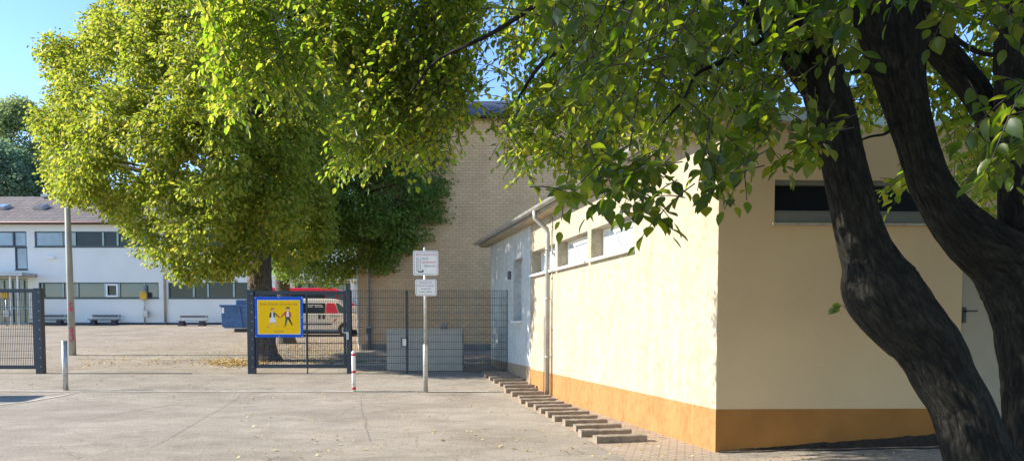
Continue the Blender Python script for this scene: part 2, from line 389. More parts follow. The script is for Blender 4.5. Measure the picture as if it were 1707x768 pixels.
for (p0, p1, w) in (((150, 697), (300, 672), .02), ((250, 745), (405, 655), .009), ((614, 735), (600, 660), .007), ((45, 660), (130, 655), .04)):
    a = gp(*p0); b = gp(*p1); line_sheet('asphalt_seam', M['tar'], (a.x, a.y), (b.x, b.y), w, .009)
# thin dark lines across the yard
for (p0, p1, w) in (((60, 597), (420, 602), .05), ((180, 613), (330, 617), .03)):
    a = gp(*p0); b = gp(*p1); line_sheet('yard_seam', M['tar'], (a.x, a.y), (b.x, b.y), w, .012)

# ------------------------------------------------------------------ corner building
C0 = Vector((2.59, 9.86, 0)); SD = Vector((-.2186, .9758, 0)).normalized(); SN = Vector((-SD.y, SD.x, 0))  # outward left normal
FD = Vector((1, .04, 0)).normalized(); FN = Vector((FD.y, -FD.x, 0)); UP = Vector((0, 0, 1))
if SN.x > 0: SN = -SN
EH = 4.12
def uz(z): return (z-C0.y)/SD.y
def uof(px):
    d = ray(px, 500); # intersect with wall plane
    # C0 + SD*u = t*d (xy)
    den = SD.x*d.y - SD.y*d.x
    return (C0.y*d.x - C0.x*d.y)/den
def hof(u, py, px):
    p = C0+SD*u; return P(px, py, p.y).z
def facade(mb, o, u, w, n, U0, U1, V0, V1, holes, depth, mi=0, mr=0):
    """front skin with openings and their reveals; o,u,w frame, n outward"""
    us = sorted({U0, U1, *[h[0] for h in holes], *[h[1] for h in holes]}); us = [x for x in us if U0 <= x <= U1]
    vs = sorted({V0, V1, *[h[2] for h in holes], *[h[3] for h in holes]}); vs = [x for x in vs if V0 <= x <= V1]
    o, u, w, n = map(Vector, (o, u, w, n)); flip = u.cross(w).dot(n) < 0
    pt = lambda a, b, d=0: o+u*a+w*b-n*d
    for i in range(len(us)-1):
        for j in range(len(vs)-1):
            cu, cv = (us[i]+us[i+1])/2, (vs[j]+vs[j+1])/2
            if any(h[0] < cu < h[1] and h[2] < cv < h[3] for h in holes): continue
            q = [pt(us[i], vs[j]), pt(us[i+1], vs[j]), pt(us[i+1], vs[j+1]), pt(us[i], vs[j+1])]
            mb.quad(*(q[::-1] if flip else q), mi)
    for h in holes:
        a, b, c, d = h[:4]; dp = h[4] if len(h) > 4 else depth
        for e in ((a, c, a, d), (b, d, b, c), (a, d, b, d), (b, c, a, c)):
            q = [pt(e[0], e[1]), pt(e[2], e[3]), pt(e[2], e[3], dp), pt(e[0], e[1], dp)]
            mb.quad(*(q[::-1] if flip else q), mr)

cb = thing('corner_building', 'cream rendered single storey building with ochre plinth band and high windows', 'building', C0)
def W(mb, name, m, par=cb, **k): return mb.build(name, m, par, off=C0, **k)
LEN = uz(24.4)
u_split = uof(884)
win = []
for a, b in ((1056, 985), (979, 929), (925, 887)):
    ua, ub = uof(a), uof(b); win.append((ua, ub, 2.86, 3.42, .30))
mb = MB(); facade(mb, C0, SD, UP, SN, 0, u_split, -.3, EH, win, .3); W(mb, 'side_wall', M['cream'])
niche = (uof(871), uof(856), 1.75, 3.38, .22)
mb = MB(); facade(mb, C0, SD, UP, SN, u_split, LEN, -.3, EH, [niche], .22)
mb.quad(*[C0+SD*a+UP*b-SN*.215 for a, b in ((niche[0], niche[2]), (niche[0], niche[3]), (niche[1], niche[3]), (niche[1], niche[2]))])
# far end wall
e = C0+SD*LEN; mb.quad(e+UP*-.3, e+UP*-.3-SN*9, e+UP*EH-SN*9, e+UP*EH)
W(mb, 'rear_wall_section', M['white_render'], label='white painted far section of the side wall')
fd_w = 9.0
wx0, wx1 = P(1292, 372, C0.y).x-C0.x, P(1562, 372, C0.y).x-C0.x
wz0, wz1 = P(1292, 372, C0.y+.05).z, P(1292, 308, C0.y+.05).z
dx0 = P(1605, 523, C0.y+.1).x-C0.x
mb = MB(); facade(mb, C0, FD, UP, FN, 0, fd_w, -.3, EH, [(wx0, wx1, wz0, wz1+.06, .14), (dx0, dx0+1.02, -.3, 2.75, .1)], .14); W(mb, 'front_wall', M['cream_front'])
# plinth band, a few mm proud
mb = MB(); mb.obox(C0+SD*-.004+UP*-.3, SD, UP, SN, u_split+.004, .853, .004); W(mb, 'plinth', M['ochre'])
mb = MB(); mb.obox(C0+SD*u_split+UP*-.3, SD, UP, SN, LEN-u_split, .90, .004); W(mb, 'plinth', M['ochre_dull'], label='dull brown plinth of the far wall section')
mb = MB(); mb.obox(C0+UP*-.3, FD, UP, FN, dx0, .853, .004); W(mb, 'plinth', M['ochre_front'])
# side windows
for i, (a, b, c, d, dp) in enumerate(win):
    fr = MB(); o = C0-SN*(dp-.02)
    fr.obox(o+SD*a+UP*c, SD, UP, SN, b-a, .05, .05); fr.obox(o+SD*a+UP*(d-.05), SD, UP, SN, b-a, .05, .05)
    for q in (a, a+(b-a)*.48-.03, b-.06): fr.obox(o+SD*q+UP*(c+.05), SD, UP, SN, .06, d-c-.1, .05)
    wf = W(fr, 'window', M['plastic_white'])
    pn = MB(); pn.obox(o+SD*(a+.06)+UP*(c+.05)+SN*.012, SD, UP, SN, b-a-.12, d-c-.1, .012); W(pn, 'pane', M['glass_pale'], wf)
    # tilted sash (near half), hinged at the bottom and leaning inwards-out
    ts = MB(); lean = (UP*.9+SN*.42).normalized(); o2 = o+SD*(a+.06)+UP*(c+.05)+SN*.06; h = (d-c-.1); wd = (b-a)*.48-.09
    nn = SD.cross(lean)
    if nn.dot(SN) < 0: nn = -nn
    for (uu, ll, su, sl) in ((0, 0, wd, .05), (0, h*.9-.05, wd, .05), (0, .05, .05, h*.9-.1), (wd-.05, .05, .05, h*.9-.1)):
        ts.obox(o2+SD*uu+lean*ll, SD, lean, nn, su, sl, .04)
    sa = W(ts, 'sash', M['plastic_white'], wf)
    gl = MB(); gl.obox(o2+SD*.05+lean*.05+nn*.012, SD, lean, nn, wd-.1, h*.9-.1, .012); W(gl, 'sash_glass', M['glass_pale'], wf)
    sl = MB(); sl.obox(C0+SD*(a-.04)+UP*(c-.055)-SN*.24, SD, UP, SN, b-a+.08, .05, .33); W(sl, 'sill', M['concrete' if 0 else 'white'], wf, bevel=.006)
mb = MB(); mb.obox(C0+SD*(niche[0]-.04)+UP*(niche[2]-.05)-SN*.1, SD, UP, SN, niche[1]-niche[0]+.08, .05, .18); W(mb, 'niche_sill', M['white'])
# bell box and little fittings on wall
mb = MB(); q = uof(851.5); mb.obox(C0+SD*(q-.06)+UP*2.9, SD, UP, SN, .14, .22, .08); W(mb, 'wall_fitting', M['zinc_dark'], bevel=.01)
# front window
o = C0-FN*.12
fr = MB(); zl = wz0+.20
fr.obox(o+FD*wx0+UP*wz0, FD, UP, FN, wx1-wx0, .13, .10); fr.obox(o+FD*wx0+UP*(wz0+.13), FD, UP, FN, wx1-wx0, .03, .08)
fr.obox(o+FD*wx0+UP*(wz1-.0), FD, UP, FN, wx1-wx0, .06, .09)
for q in (0, .5, 1): fr.obox(o+FD*(wx0+(wx1-wx0-.03)*q)+UP*(wz0+.16), FD, UP, FN, .03, wz1-wz0-.16, .03)
wf = W(fr, 'window', M['louver'])
gl = MB(); gl.obox(o+FD*wx0+UP*(wz0+.16)-FN*.0, FD, UP, FN, wx1-wx0, wz1-wz0-.16, .012); W(gl, 'pane', M['glass_black'], wf)
sl = MB(); sl.obox(C0+FD*(wx0-.03)+UP*(wz0-.03)-FN*.02, FD, UP, FN, wx1-wx0+.06, .03, .06); W(sl, 'sill', M['cream'], wf)
# door in the front
dr = MB(); dr.obox(C0+FD*dx0+UP*-.2-FN*.07, FD, UP, FN, 1.02, 2.95, .04); do = W(dr, 'door', M['door_paint'])
hd = MB(); hz = P(1610, 523, C0.y).z
hd.obox(C0+FD*(dx0+.03)+UP*(hz-.11)-FN*.03, FD, UP, FN, .045, .2, .012)
hd.obox(C0+FD*(dx0+.045)+UP*(hz+.03)-FN*.02, FD, UP, FN, .022, .022, .055)
hd.obox(C0+FD*(dx0+.045)+UP*(hz+.03)+FN*.03, FD, UP, FN, .14, .02, .018); W(hd, 'handle', M['black'], do, bevel=.003)
# roof, gutter, downpipe
rf = MB()
rf.obox(C0+SD*-.3+UP*EH+SN*.30, SD, -SN, UP, LEN+.75, 9.5, .14, 0)
W(rf, 'roof', M['zinc'])
so = MB(); so.obox(C0+SD*-.28+UP*(EH-.03)+SN*.27, SD, -SN, UP, LEN+.7, .27, .028); W(so, 'soffit', M['soffit'])
gt = MB(); prof = [(.0+.075*math.cos(t), .075*math.sin(t)) for t in [PI+PI*i/10 for i in range(11)]]
prof_in = [(.068*math.cos(t), .068*math.sin(t)) for t in [2*PI-PI*i/10 for i in range(11)]]
gt.prism(prof+prof_in, C0+SD*-.32+UP*(EH+.10)+SN*.385, SN, UP, SD, LEN+.8)
for k in range(18): gt.obox(C0+SD*(-.2+.88*k)+UP*(EH+.095)+SN*.30, SD, SN, UP, .03, .17, .006)
W(gt, 'gutter', M['zinc'])
u_p = uof(919)
dp = MB(); pp = C0+SD*u_p
dp.tube([pp+SN*.385+UP*(EH+.05), pp+SN*.385+UP*(EH-.12), pp+SN*.11+UP*(EH-.36), pp+SN*.09+UP*(EH-.46), pp+SN*.09+UP*-.05], .052, 14)
for h in (.9, 2.2, 3.3): dp.tube([pp+SN*.09+UP*h, pp+SN*.09+UP*(h+.04)], .062, 14); dp.box(pp+SN*.04+UP*(h+.02), (.03, .1, .03))
W(dp, 'downpipe', M['zinc'])
cbm = MB(); pq = C0+SD*(u_p-.13)+SN*.02; cbm.tube([pq+UP*(EH-.1), pq+UP*.05], .012, 6)
for h in frange(.4, 3.8, .55): cbm.box(pq+UP*h, (.03, .03, .03))
W(cbm, 'lightning_cable', M['galv'])

# paving beside the wall and soil by the front
sheet('paving_strip', M['paving'], frange(-.02, 1.32, .25), frange(-3.5, uz(22.5), .5), .006,
      warp=lambda a, u: ((C0+SD*u+SN*(a*(1-max(0, u)*.03))).x, (C0+SD*u+SN*(a*(1-max(0, u)*.03))).y))
sheet('front_paving', M['paving'], frange(0, 9, .5), frange(.5, 4.0, .5), .005,
      warp=lambda a, b: ((C0+FD*a+FN*b).x, (C0+FD*a+FN*b).y))
def soilw(a, b):
    ww = b*(.03+.075*a+.03*math.sin(a*5.1)+.02*math.sin(a*13)); p = C0+FD*a+FN*ww; return p.x, p.y
sheet('soil_strip', M['soil'], frange(.05, 9, .12), [0, .5, 1], .014, warp=soilw)

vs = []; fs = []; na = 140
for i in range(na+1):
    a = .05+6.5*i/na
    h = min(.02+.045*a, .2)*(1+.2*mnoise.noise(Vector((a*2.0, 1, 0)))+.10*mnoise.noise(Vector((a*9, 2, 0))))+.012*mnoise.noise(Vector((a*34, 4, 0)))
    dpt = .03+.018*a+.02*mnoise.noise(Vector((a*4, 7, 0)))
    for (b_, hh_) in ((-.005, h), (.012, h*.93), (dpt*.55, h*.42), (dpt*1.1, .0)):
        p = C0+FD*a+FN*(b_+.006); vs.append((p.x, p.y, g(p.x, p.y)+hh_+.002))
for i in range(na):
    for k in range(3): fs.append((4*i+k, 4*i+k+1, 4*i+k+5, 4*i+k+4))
structure(MB().add(vs, fs, 0, True).build('soil_bank', M['soil_dark']))  # very dark ragged bank along the foot of the front wall

# sleepers
n = 0
for k in range(20):
    zc = 10.95+.60*k
    u = uz(zc)
    if u > uz(22.8): break
    out = max(.06, .50-.031*k) + .025*math.sin(k*2.3); ln = .74+.03*math.sin(k*1.7)
    p = C0+SD*u+SN*(out+ln/2)
    base = g(p.x, p.y)
    mb = MB(); L_ = ln; hh = .105+.008*math.sin(k*3.1)
    # slightly chipped beam, subdivided along its length
    vs = []; fs = []; seg = 8
    for i in range(seg+1):
        t = i/seg; j = lambda: random.uniform(-.005, .005)
        for (yy, zz) in ((-.085, 0), (-.085, hh-.012), (-.07, hh), (.07, hh), (.085, hh-.012), (.085, 0)):
            vs.append((-L_/2+L_*t, yy+j(), zz+(j() if zz > 0 else -.02)))
    for i in range(seg):
        for q in range(6): fs.append((i*6+q, (i+1)*6+q, (i+1)*6+(q+1) % 6, i*6+(q+1) % 6))
    fs.append(tuple(range(6))[::-1] if 0 else tuple(range(6))); fs.append(tuple(seg*6+q for q in range(6))[::-1])
    mb.add(vs, [f[::-1] for f in fs])
    ob = mb.build('sleeper', M['concrete_old'])
    ob.location = (p.x, p.y, base); ob.rotation_euler = (random.uniform(-.01, .01), random.uniform(-.01, .01), math.atan2(-SN.y, -SN.x)+random.uniform(-.03, .03))
    ordn = ['nearest the camera at the building corner', 'second from the near end of the row', 'third from the near end of the row', 'fourth from the near end of the row', 'fifth from the near end of the row',
            'sixth from the near end of the row', 'seventh from the near end of the row', 'eighth from the near end of the row', 'ninth from the near end of the row', 'tenth from the near end of the row',
            'beside the foot of the downpipe, near side', 'beside the foot of the downpipe, far side'] 
    ordn += ['%s past the downpipe foot along the cream wall' % w_ for w_ in ('second', 'third', 'fourth', 'fifth')]
    ordn += ['%s from the far end of the row, in shade' % w_ for w_ in ('fourth', 'third', 'second', 'first')]
    tag(ob, 'worn stone sleeper ' + ordn[k], 'sleeper', 'stone sleepers in a row along the wall'); n += 1

# ------------------------------------------------------------------ brick building
BY = 30.3; bx0 = P(597, 400, BY).x
bz0 = g(0, BY)-.3; bz1 = P(800, 197, BY).z
bb = thing('brick_building', 'tall yellow brick building with blank front wall behind the fence', 'building', (bx0, BY, 0))
def B(mb, name, m, par=bb, **k): return mb.build(name, m, par, off=(bx0, BY, 0), **k)
mb = MB(); mb.obox((bx0, BY, bz0), (1, 0, 0), (0, 0, 1), (0, 1, 0), 16, bz1-bz0, 11); B(mb, 'wall', M['brick'])
pz = P(700, 573, BY).z
mb = MB(); mb.obox((bx0+.1, BY-.03, bz0), (1, 0, 0), (0, 0, 1), (0, 1, 0), 15.9, pz-bz0, .028); B(mb, 'plinth', M['plinth_grey'])
mb = MB(); ro = bx0-.35; rl = 16.7; rt = bz1+2.2
A_ = [(ro, BY-.4, bz1-.02), (ro+rl, BY-.4, bz1-.02), (ro+rl, BY+11.4, bz1-.02), (ro, BY+11.4, bz1-.02), (ro+4.5, BY+5.5, rt), (ro+rl-3, BY+5.5, rt)]
mb.add(A_, [(0, 3, 2, 1), (0, 1, 5, 4), (1, 2, 5), (2, 3, 4, 5), (3, 0, 4)]); rfo = B(mb, 'roof', M['roof_slate'])
mb = MB(); mb.tube([(ro, BY-.46, bz1+.0), (ro+rl, BY-.46, bz1+.0)], .07, 8); B(mb, 'gutter', M['zinc_dark'])
dpx = P(615, 500, BY).x
mb = MB(); mb.tube([(dpx, BY-.45, bz1), (dpx, BY-.12, bz1-.5), (dpx, BY-.12, P(615, 545, BY).z)], .075, 10)
mb.box((dpx, BY-.12, P(615, 545, BY).z), (.2, .2, .06))
B(mb, 'downpipe', M['zinc'])
mb = MB(); mb.tube([(dpx, BY-.12, P(615, 545, BY).z-.02), (dpx, BY-.12, g(0, BY)-.05)], .095, 10); B(mb, 'standpipe', M['zinc_dark'])
mb = MB(); mb.tube([(bx0-.03, BY-.05, bz1-.1), (bx0-.03, BY-.05, g(0, BY)+.25), (bx0+.1, BY-.3, g(0, BY))], .035, 8); B(mb, 'corner_pipe', M['white'])

# ground behind the fence: paving and kerb lines near the brick house
sheet('fence_side_paving', M['paving'], frange(-5.6, .3, .7), frange(25.6, 30.3, .5), .012)
for yy in (24.4, 26.0, 28.6):
    o = MB(); pts = frange(-5.6, -.1, 1.1)
    o.obox((-5.6, yy, g(0, yy)-.05), (1, 0, 0), (0, 0, 1), (0, 1, 0), 5.4, .11, .12)
    structure(o.build('kerb', M['concrete'], bevel=.01))

# ------------------------------------------------------------------ school
SY = 51.0; sx = lambda px: P(px, 460, SY).x
sz = lambda py: P(300, py, SY).z
S0 = Vector((sx(-150), SY, 0)); gz = g(0, SY)
sb = thing('school_building', 'long white two storey school with ribbon windows and brown tiled roof', 'building', (sx(-150), SY, 0))
def S(mb, name, m, par=sb, **k): return mb.build(name, m, par, off=S0, **k)
X_ = Vector((1, 0, 0)); N_ = Vector((0, -1, 0)); eave = sz(374)
rows = {'up': (sz(411.5), sz(385.5)), 'lo': (sz(497), sz(470.5))}
ws = []   # px0, px1, z0, z1, mullions, style
ws.append((-140, 46, *rows['up'], [-100, -60, -20, 24], 'frame_dark', ['glass_blind']*6))
ws.append((26, 46.8, sz(449.5), rows['up'][0], [], 'frame_dark', ['glass_blind']))
ws.append((59.5, 262, *rows['up'], [104, 126, 173, 197, 220, 241], 'frame_green', ['glass_blind', 'glass_blind', 'glass_dark', 'glass_dark', 'glass_dark', 'glass_dark', 'glass_dark']))
ws.append((280, 470, *rows['up'], [323, 347, 390, 430], 'frame_green', ['glass_dark']*6))
ws.append((495, 522, *rows['up'], [], 'frame_green', ['glass_dark']))
ws.append((496, 600, sz(452), sz(428), [520, 560], 'frame_green', ['glass_mid']*4) if 0 else (530, 600, *rows['up'], [565], 'frame_green', ['glass_mid']*3))
ws.append((64, 264, *rows['lo'], [104, 128, 174, 197.5, 240], 'frame_green', ['glass_mid', 'glass_mid', 'glass_mid', 'glass_dark', 'glass_mid', 'glass_mid']))
ws.append((280, 450, *rows['lo'], [322, 346, 389, 413], 'frame_green', ['glass_dark']*6))
ws.append((491, 590, sz(500), sz(472), [512, 540, 575], 'frame_green', ['glass_mid', 'glass_dark', 'glass_mid', 'glass_dark']))
ent = (sx(-60), sx(46), gz-.2, sz(463), 1.2)
holes = []
for w_ in ws: holes.append((sx(w_[0])-S0.x, sx(w_[1])-S0.x, w_[2], w_[3], .16))
holes.append((ent[0]-S0.x, ent[1]-S0.x, ent[2], ent[3], 1.0))
mb = MB(); facade(mb, S0, X_, UP, N_, 0, sx(700)-S0.x, gz-.3, eave, holes, .16)
mb.quad((sx(700), SY, gz-.3), (sx(700), SY+11, gz-.3), (sx(700), SY+11, eave), (sx(700), SY, eave))
mb.quad((sx(-150), SY+11, gz-.3), (sx(-150), SY, gz-.3), (sx(-150), SY, eave), (sx(-150), SY+11, eave))
S(mb, 'wall', M['school'])
for (p0, p1, z0, z1, ms, fm, gl) in ws:
    x0, x1 = sx(p0), sx(p1); fr = MB(); yb = SY+.08
    fr.obox((x0, yb, z0), X_, UP, N_, x1-x0, .09, .05); fr.obox((x0, yb, z1-.07), X_, UP, N_, x1-x0, .07, .05)
    edges = [x0]+[sx(m) for m in ms]+[x1]
    fr.obox((x0, yb, z0+.09), X_, UP, N_, .07, z1-z0-.16, .05); fr.obox((x1-.07, yb, z0+.09), X_, UP, N_, .07, z1-z0-.16, .05)
    for m in edges[1:-1]: fr.obox((m-.05, yb, z0+.09), X_, UP, N_, .11, z1-z0-.16, .055, 1)
    wf = S(fr, 'window', [M[fm], M['frame_sage' if fm == 'frame_green' else fm]])
    pn = MB(); used = []
    for i in range(len(edges)-1):
        gname = gl[min(i, len(gl)-1)]
        if gname not in used: used.append(gname)
        pn.obox((edges[i]+.03, SY+.11, z0+.06), X_, UP, N_, edges[i+1]-edges[i]-.06, z1-z0-.1, .01, used.index(gname))
    S(pn, 'pane', [M[q] for q in used], wf)
    sl = MB(); sl.obox((x0-.03, SY+.05, z0-.04), X_, UP, N_, x1-x0+.06, .04, .09); S(sl, 'sill', M['frame_dark'], wf)
# white tilted casement in lower ribbon
mb = MB(); a, b = sx(176), sx(196); z0, z1 = sz(494.5), sz(473)
for q in ((a, z0, b-a, .1), (a, z1-.1, b-a, .1), (a, z0+.1, .1, z1-z0-.2), (b-.1, z0+.1, .1, z1-z0-.2)): mb.obox((q[0], SY+.04, q[1]), X_, UP, N_, q[2], q[3], .06)
S(mb, 'casement', M['plastic_white'])
mb = MB(); mb.obox((S0.x, SY, gz-.2), X_, UP, N_, ent[0]-S0.x-.02, .34, .012); mb.obox((ent[1]+.02, SY, gz-.2), X_, UP, N_, sx(700)-ent[1]-.02, .34, .012); S(mb, 'base_strip', M['school_base'])
# roof
mb = MB(); rz0 = eave; e0 = sx(-170); e1 = sx(720); ry = SY+6; rzt = P(60, 331, ry).z
mb.add([(e0, SY-.45, rz0), (e1, SY-.45, rz0), (e1, ry, rzt), (e0, ry, rzt), (e0, SY+12.5, rz0), (e1, SY+12.5, rz0),
        (e0, SY-.45, rz0+.14), (e1, SY-.45, rz0+.14), (e1, ry, rzt+.14), (e0, ry, rzt+.14), (e0, SY+12.5, rz0+.14), (e1, SY+12.5, rz0+.14)],
       [(6, 7, 8, 9), (9, 8, 11, 10), (0, 1, 7, 6), (0, 3, 2, 1), (3, 4, 5, 2), (0, 6, 9, 3), (3, 9, 10, 4), (1, 2, 8, 7), (2, 5, 11, 8)])
srf = S(mb, 'roof', M['roof_tile'])
mb = MB(); mb.tube([(e0, SY-.52, rz0+.07), (e1, SY-.52, rz0+.07)], .075, 8); S(mb, 'gutter', M['fascia_red'])
sl_ = (rzt-rz0)/6.45; tiltr = math.atan(sl_)
for px, py, w_, mm in ((4, 352, .75, 'glass_blind'), (69, 349, .7, 'zinc_dark')):
    yy = SY+2.7; xx = P(px, py, yy).x; zz = rz0+.14+sl_*(yy-SY+.45)
    m2 = MB(); m2.box((xx, yy, zz+.08), (w_, .9, .22), 0, rx=tiltr); m2.box((xx, yy-.02, zz+.2), (w_-.1, .75, .04), 1, rx=tiltr); S(m2, 'skylight', [M['zinc'], M[mm]], srf)
m2 = MB(); xx = P(76, 330, ry-.3).x; m2.tube([(xx, ry-.4, rzt-.1), (xx, ry-.4, rzt+.7)], .07, 8); m2.box((xx+.1, ry-.5, rzt+.12), (.5, .3, .2)); S(m2, 'vent_pipe', M['zinc'], srf)
mb = MB(); xx = sx(275); mb.tube([(xx, SY-.5, rz0+.05), (xx, SY-.1, rz0-.4), (xx, SY-.1, gz)], .07, 8); S(mb, 'downpipe', M['zinc'])
mb = MB(); mb.obox((sx(80), SY-.0, sz(431)), X_, UP, N_, .55, .14, .2); S(mb, 'wall_lamp', M['plastic_white'], bevel=.03)
# entrance
mb = MB(); mb.obox((sx(-70), SY, sz(462)), X_, UP, N_, sx(62)-sx(-70), .22, 1.6); S(mb, 'canopy', M['zinc'])
mb = MB()
for px in (38, 50): mb.box((sx(px), SY-1.3, (gz+sz(462))/2), (.09, .09, sz(462)-gz))
S(mb, 'canopy_post', M['white'])
mb = MB(); x0, x1 = ent[0], ent[1]
for px in (-55, -40, -25, -10, 4, 14, 24, 34, 44): mb.box((sx(px), SY+.9, (gz+ent[3])/2), (.1, .08, ent[3]-gz))
for zz in (gz+.1, gz+1.1, gz+2.2, ent[3]-.08): mb.box(((x0+x1)/2, SY+.91, zz), (x1-x0, .06, .1))
do = S(mb, 'entrance_door', M['frame_sage'])
mb = MB(); mb.box(((x0+x1)/2, SY+.97, (gz+ent[3])/2), (x1-x0, .03, ent[3]-gz)); S(mb, 'pane', M['glass_mid'], do)
# side canopy behind the vans
mb = MB(); mb.obox((sx(482), SY, sz(470)), X_, UP, N_, sx(640)-sx(482), .42, 1.8)
for px in (487, 596): mb.box((sx(px), SY-1.6, (gz+sz(470))/2), (.22, .22, sz(470)-gz))
S(mb, 'rear_canopy', M['school'])

# ------------------------------------------------------------------ benches
def bench(px0, px1, py, seatmat, label):
    c = gp((px0+px1)/2, py); Lb = P(px1, py, c.y).x - P(px0, py, c.y).x
    t = thing('bench', label, 'bench', c, 0, 'benches along the school wall')
    m = MB(); m.box((0, 0, .36), (Lb*.98, .36, .06)); m.box((0, -.2, .36), (Lb*.98, .02, .05)); m.build('seat', seatmat, t, bevel=.01)
    m = MB(); m.box((0, .26, .60), (Lb*.92, .05, .13)); m.build('backrest', M['wood'], t, bevel=.01)
    for s_ in (-1, 1):
        m = MB(); m.box((s_*Lb*.33, 0, .16), (.30, .38, .32)); m.box((s_*Lb*.33, .0, .04), (.4, .45, .08)); m.build('leg', M['stone_dark'], t, bevel=.02)
        m = MB(); m.box((s_*Lb*.42, .22, .45), (.05, .05, .36)); m.build('back_support', M['zinc'], t)
bench(52, 110, 541.5, M['wood'], 'dark bench partly behind the open gate leaf')
bench(148, 200, 541.5, M['wood'], 'dark bench beside the lamp post, against the white school wall')
bench(295, 346, 543, M['bench_pale'], 'bench with pale seat near the blue skip')
def boxpost(px, y0, yt, yb0, yb1, label, withgrey):
    c = gp(px, y0); t = thing('box_post', label, 'post', c, 0, 'posts with yellow boxes in the schoolyard')
    k = F/c.y
    h = lambda py: P(px, py, c.y).z-c.z
    m = MB(); m.cyl((0, 0, -.05), (0, 0, h(yt)), .05, 10); m.build('pole', M['galv'], t)
    m = MB(); m.box((0, -.1, (h(yb0)+h(yb1))/2), (.44, .2, h(yb0)-h(yb1))); m.prism([(-.24, 0), (.24, 0), (.16, .12), (-.16, .12)], (0, .02, h(yb0)), (1, 0, 0), (0, 0, 1), (0, -1, 0), .24)
    m.build('yellow_box', M['yellow_box'], t, bevel=.02)
    if withgrey:
        m = MB(); m.box((.12, -.12, h(522.5)), (.34, .2, h(517)-h(528))); m.build('litter_bin', M['zinc'], t, bevel=.02)
boxpost(241.5, 541, 475, 489, 499, 'pale pole with small yellow box and grey bin by the school windows', True)
boxpost(11.5, 543, 487, 488, 497, 'pale pole with yellow box seen through the open gate leaf', True)

# ------------------------------------------------------------------ lamp post, bollards, sign post
c = gp(121, 592)
t = thing('lamp_post', 'tall grey tapered lamp post with red graffiti on its lower half', 'lamp post', c)
k = c.y/F
lean = -.04
m = MB(); m.tube([(0, 0, -.1), (lean*.5, 0, 3.5), (lean, 0, 7.4)], [.125, .105, .075], 12); m.tube([(lean, 0, 7.35), (lean+.1, 0, 7.6), (lean+.6, 0, 7.75), (lean+1.0, 0, 7.75)], .04, 8); m.build('pole', M['post_wood'], t)
m = MB(); m.box((lean+1.25, 0, 7.74), (.7, .28, .12)); m.build('lamp_head', M['zinc'], t, bevel=.03)
m = MB()
hh = lambda py: P(121, py, c.y).z - c.z
for (y0, y1, a0, a1) in ((503, 517, -1.5, -1.1), (505, 507, -1.6, -.7), (515, 518, -2.2, -.9), (510, 520, -.9, -.7), (545, 552, -1.3, -.7), (551, 554, -2.0, -.7), (555, 566, -1.0, -.5), (558, 560, -2.0, -.8), (566, 569, -1.7, -.9)):
    z0, z1 = hh(y1), hh(y0); r = .128
    n_ = 5; vs = []
    for i in range(n_+1):
        th = a0+(a1-a0)*i/n_
        for zz in (z0, z1): vs.append((r*math.cos(th)+lean*zz/7.4, r*math.sin(th), zz))
    m.add(vs, [(2*i, 2*i+2, 2*i+3, 2*i+1) for i in range(n_)])
m.build('graffiti', M['pink_tape'], t)

c = gp(109.5, 650); hh = P(109, 568, c.y).z-c.z
t = thing('bollard', 'plain grey metal bollard beside the open gate', 'bollard', c)
m = MB(); m.tube([(0, 0, -.05), (0, 0, hh-.012)], .06, 20); m.build('post', M['galv'], t)
m = MB(); m.tube([(0, 0, hh-.015), (0, 0, hh), (0, 0, hh+.012)], [.064, .064, .045], 20); m.build('cap', M['galv'], t)
c = gp(590, 652); hh = P(590, 585, c.y).z-c.z
t = thing('bollard', 'slim white bollard with three red bands in front of the gate', 'bollard', c)
m = MB(); m.tube([(0, 0, -.05), (0, 0, hh-.015), (0, 0, hh)], [.047, .047, .03], 18); m.build('post', M['white'], t)
for py in (590.5, 619, 646.5):
    z = P(590, py, c.y).z-c.z; m = MB(); m.tube([(0, 0, z-.03), (0, 0, z+.03)], .0485, 18); m.build('red_band', M['red'], t)
m = MB(); z = P(590, 640, c.y).z-c.z; m.tube([(0, -.035, z), (0, -.052, z)], .014, 10); m.build('lock', M['black'], t)

c = gp(709.5, 653); SZ = lambda py: P(709, py, c.y).z-c.z; SXx = lambda px: P(px, 450, c.y).x-c.x
t = thing('sign_post', 'pale metal sign post in the asphalt in front of the fence', 'post', c)
m = MB(); m.tube([(0, 0, SZ(575)), (0, 0, SZ(412))], .032, 16); m.build('pole', M['galv'], t)
m = MB(); m.tube([(0, 0, -.05), (0, 0, SZ(575)), (0, 0, SZ(573))], [.056, .056, .036], 18); m.build('sleeve', M['galv'], t)
for py in (424, 452, 470, 487): m = MB(); m.tube([(0, 0, SZ(py)-.012), (0, 0, SZ(py)+.012)], .038, 14); m.build('clamp', M['zinc_dark'], t)
def rrect(x0, x1, z0, z1, r, n=5):
    pts = []
    for cx_, cz_, a0 in ((x1-r, z0+r, -PI/2), (x1-r, z1-r, 0), (x0+r, z1-r, PI/2), (x0+r, z0+r, PI)):
        for i in range(n+1): a_ = a0+PI/2*i/n; pts.append((cx_+r*math.cos(a_), cz_+r*math.sin(a_)))
    return pts
XA, ZA, NA = Vector((1, 0, 0)), Vector((0, 0, 1)), Vector((0, -1, 0))
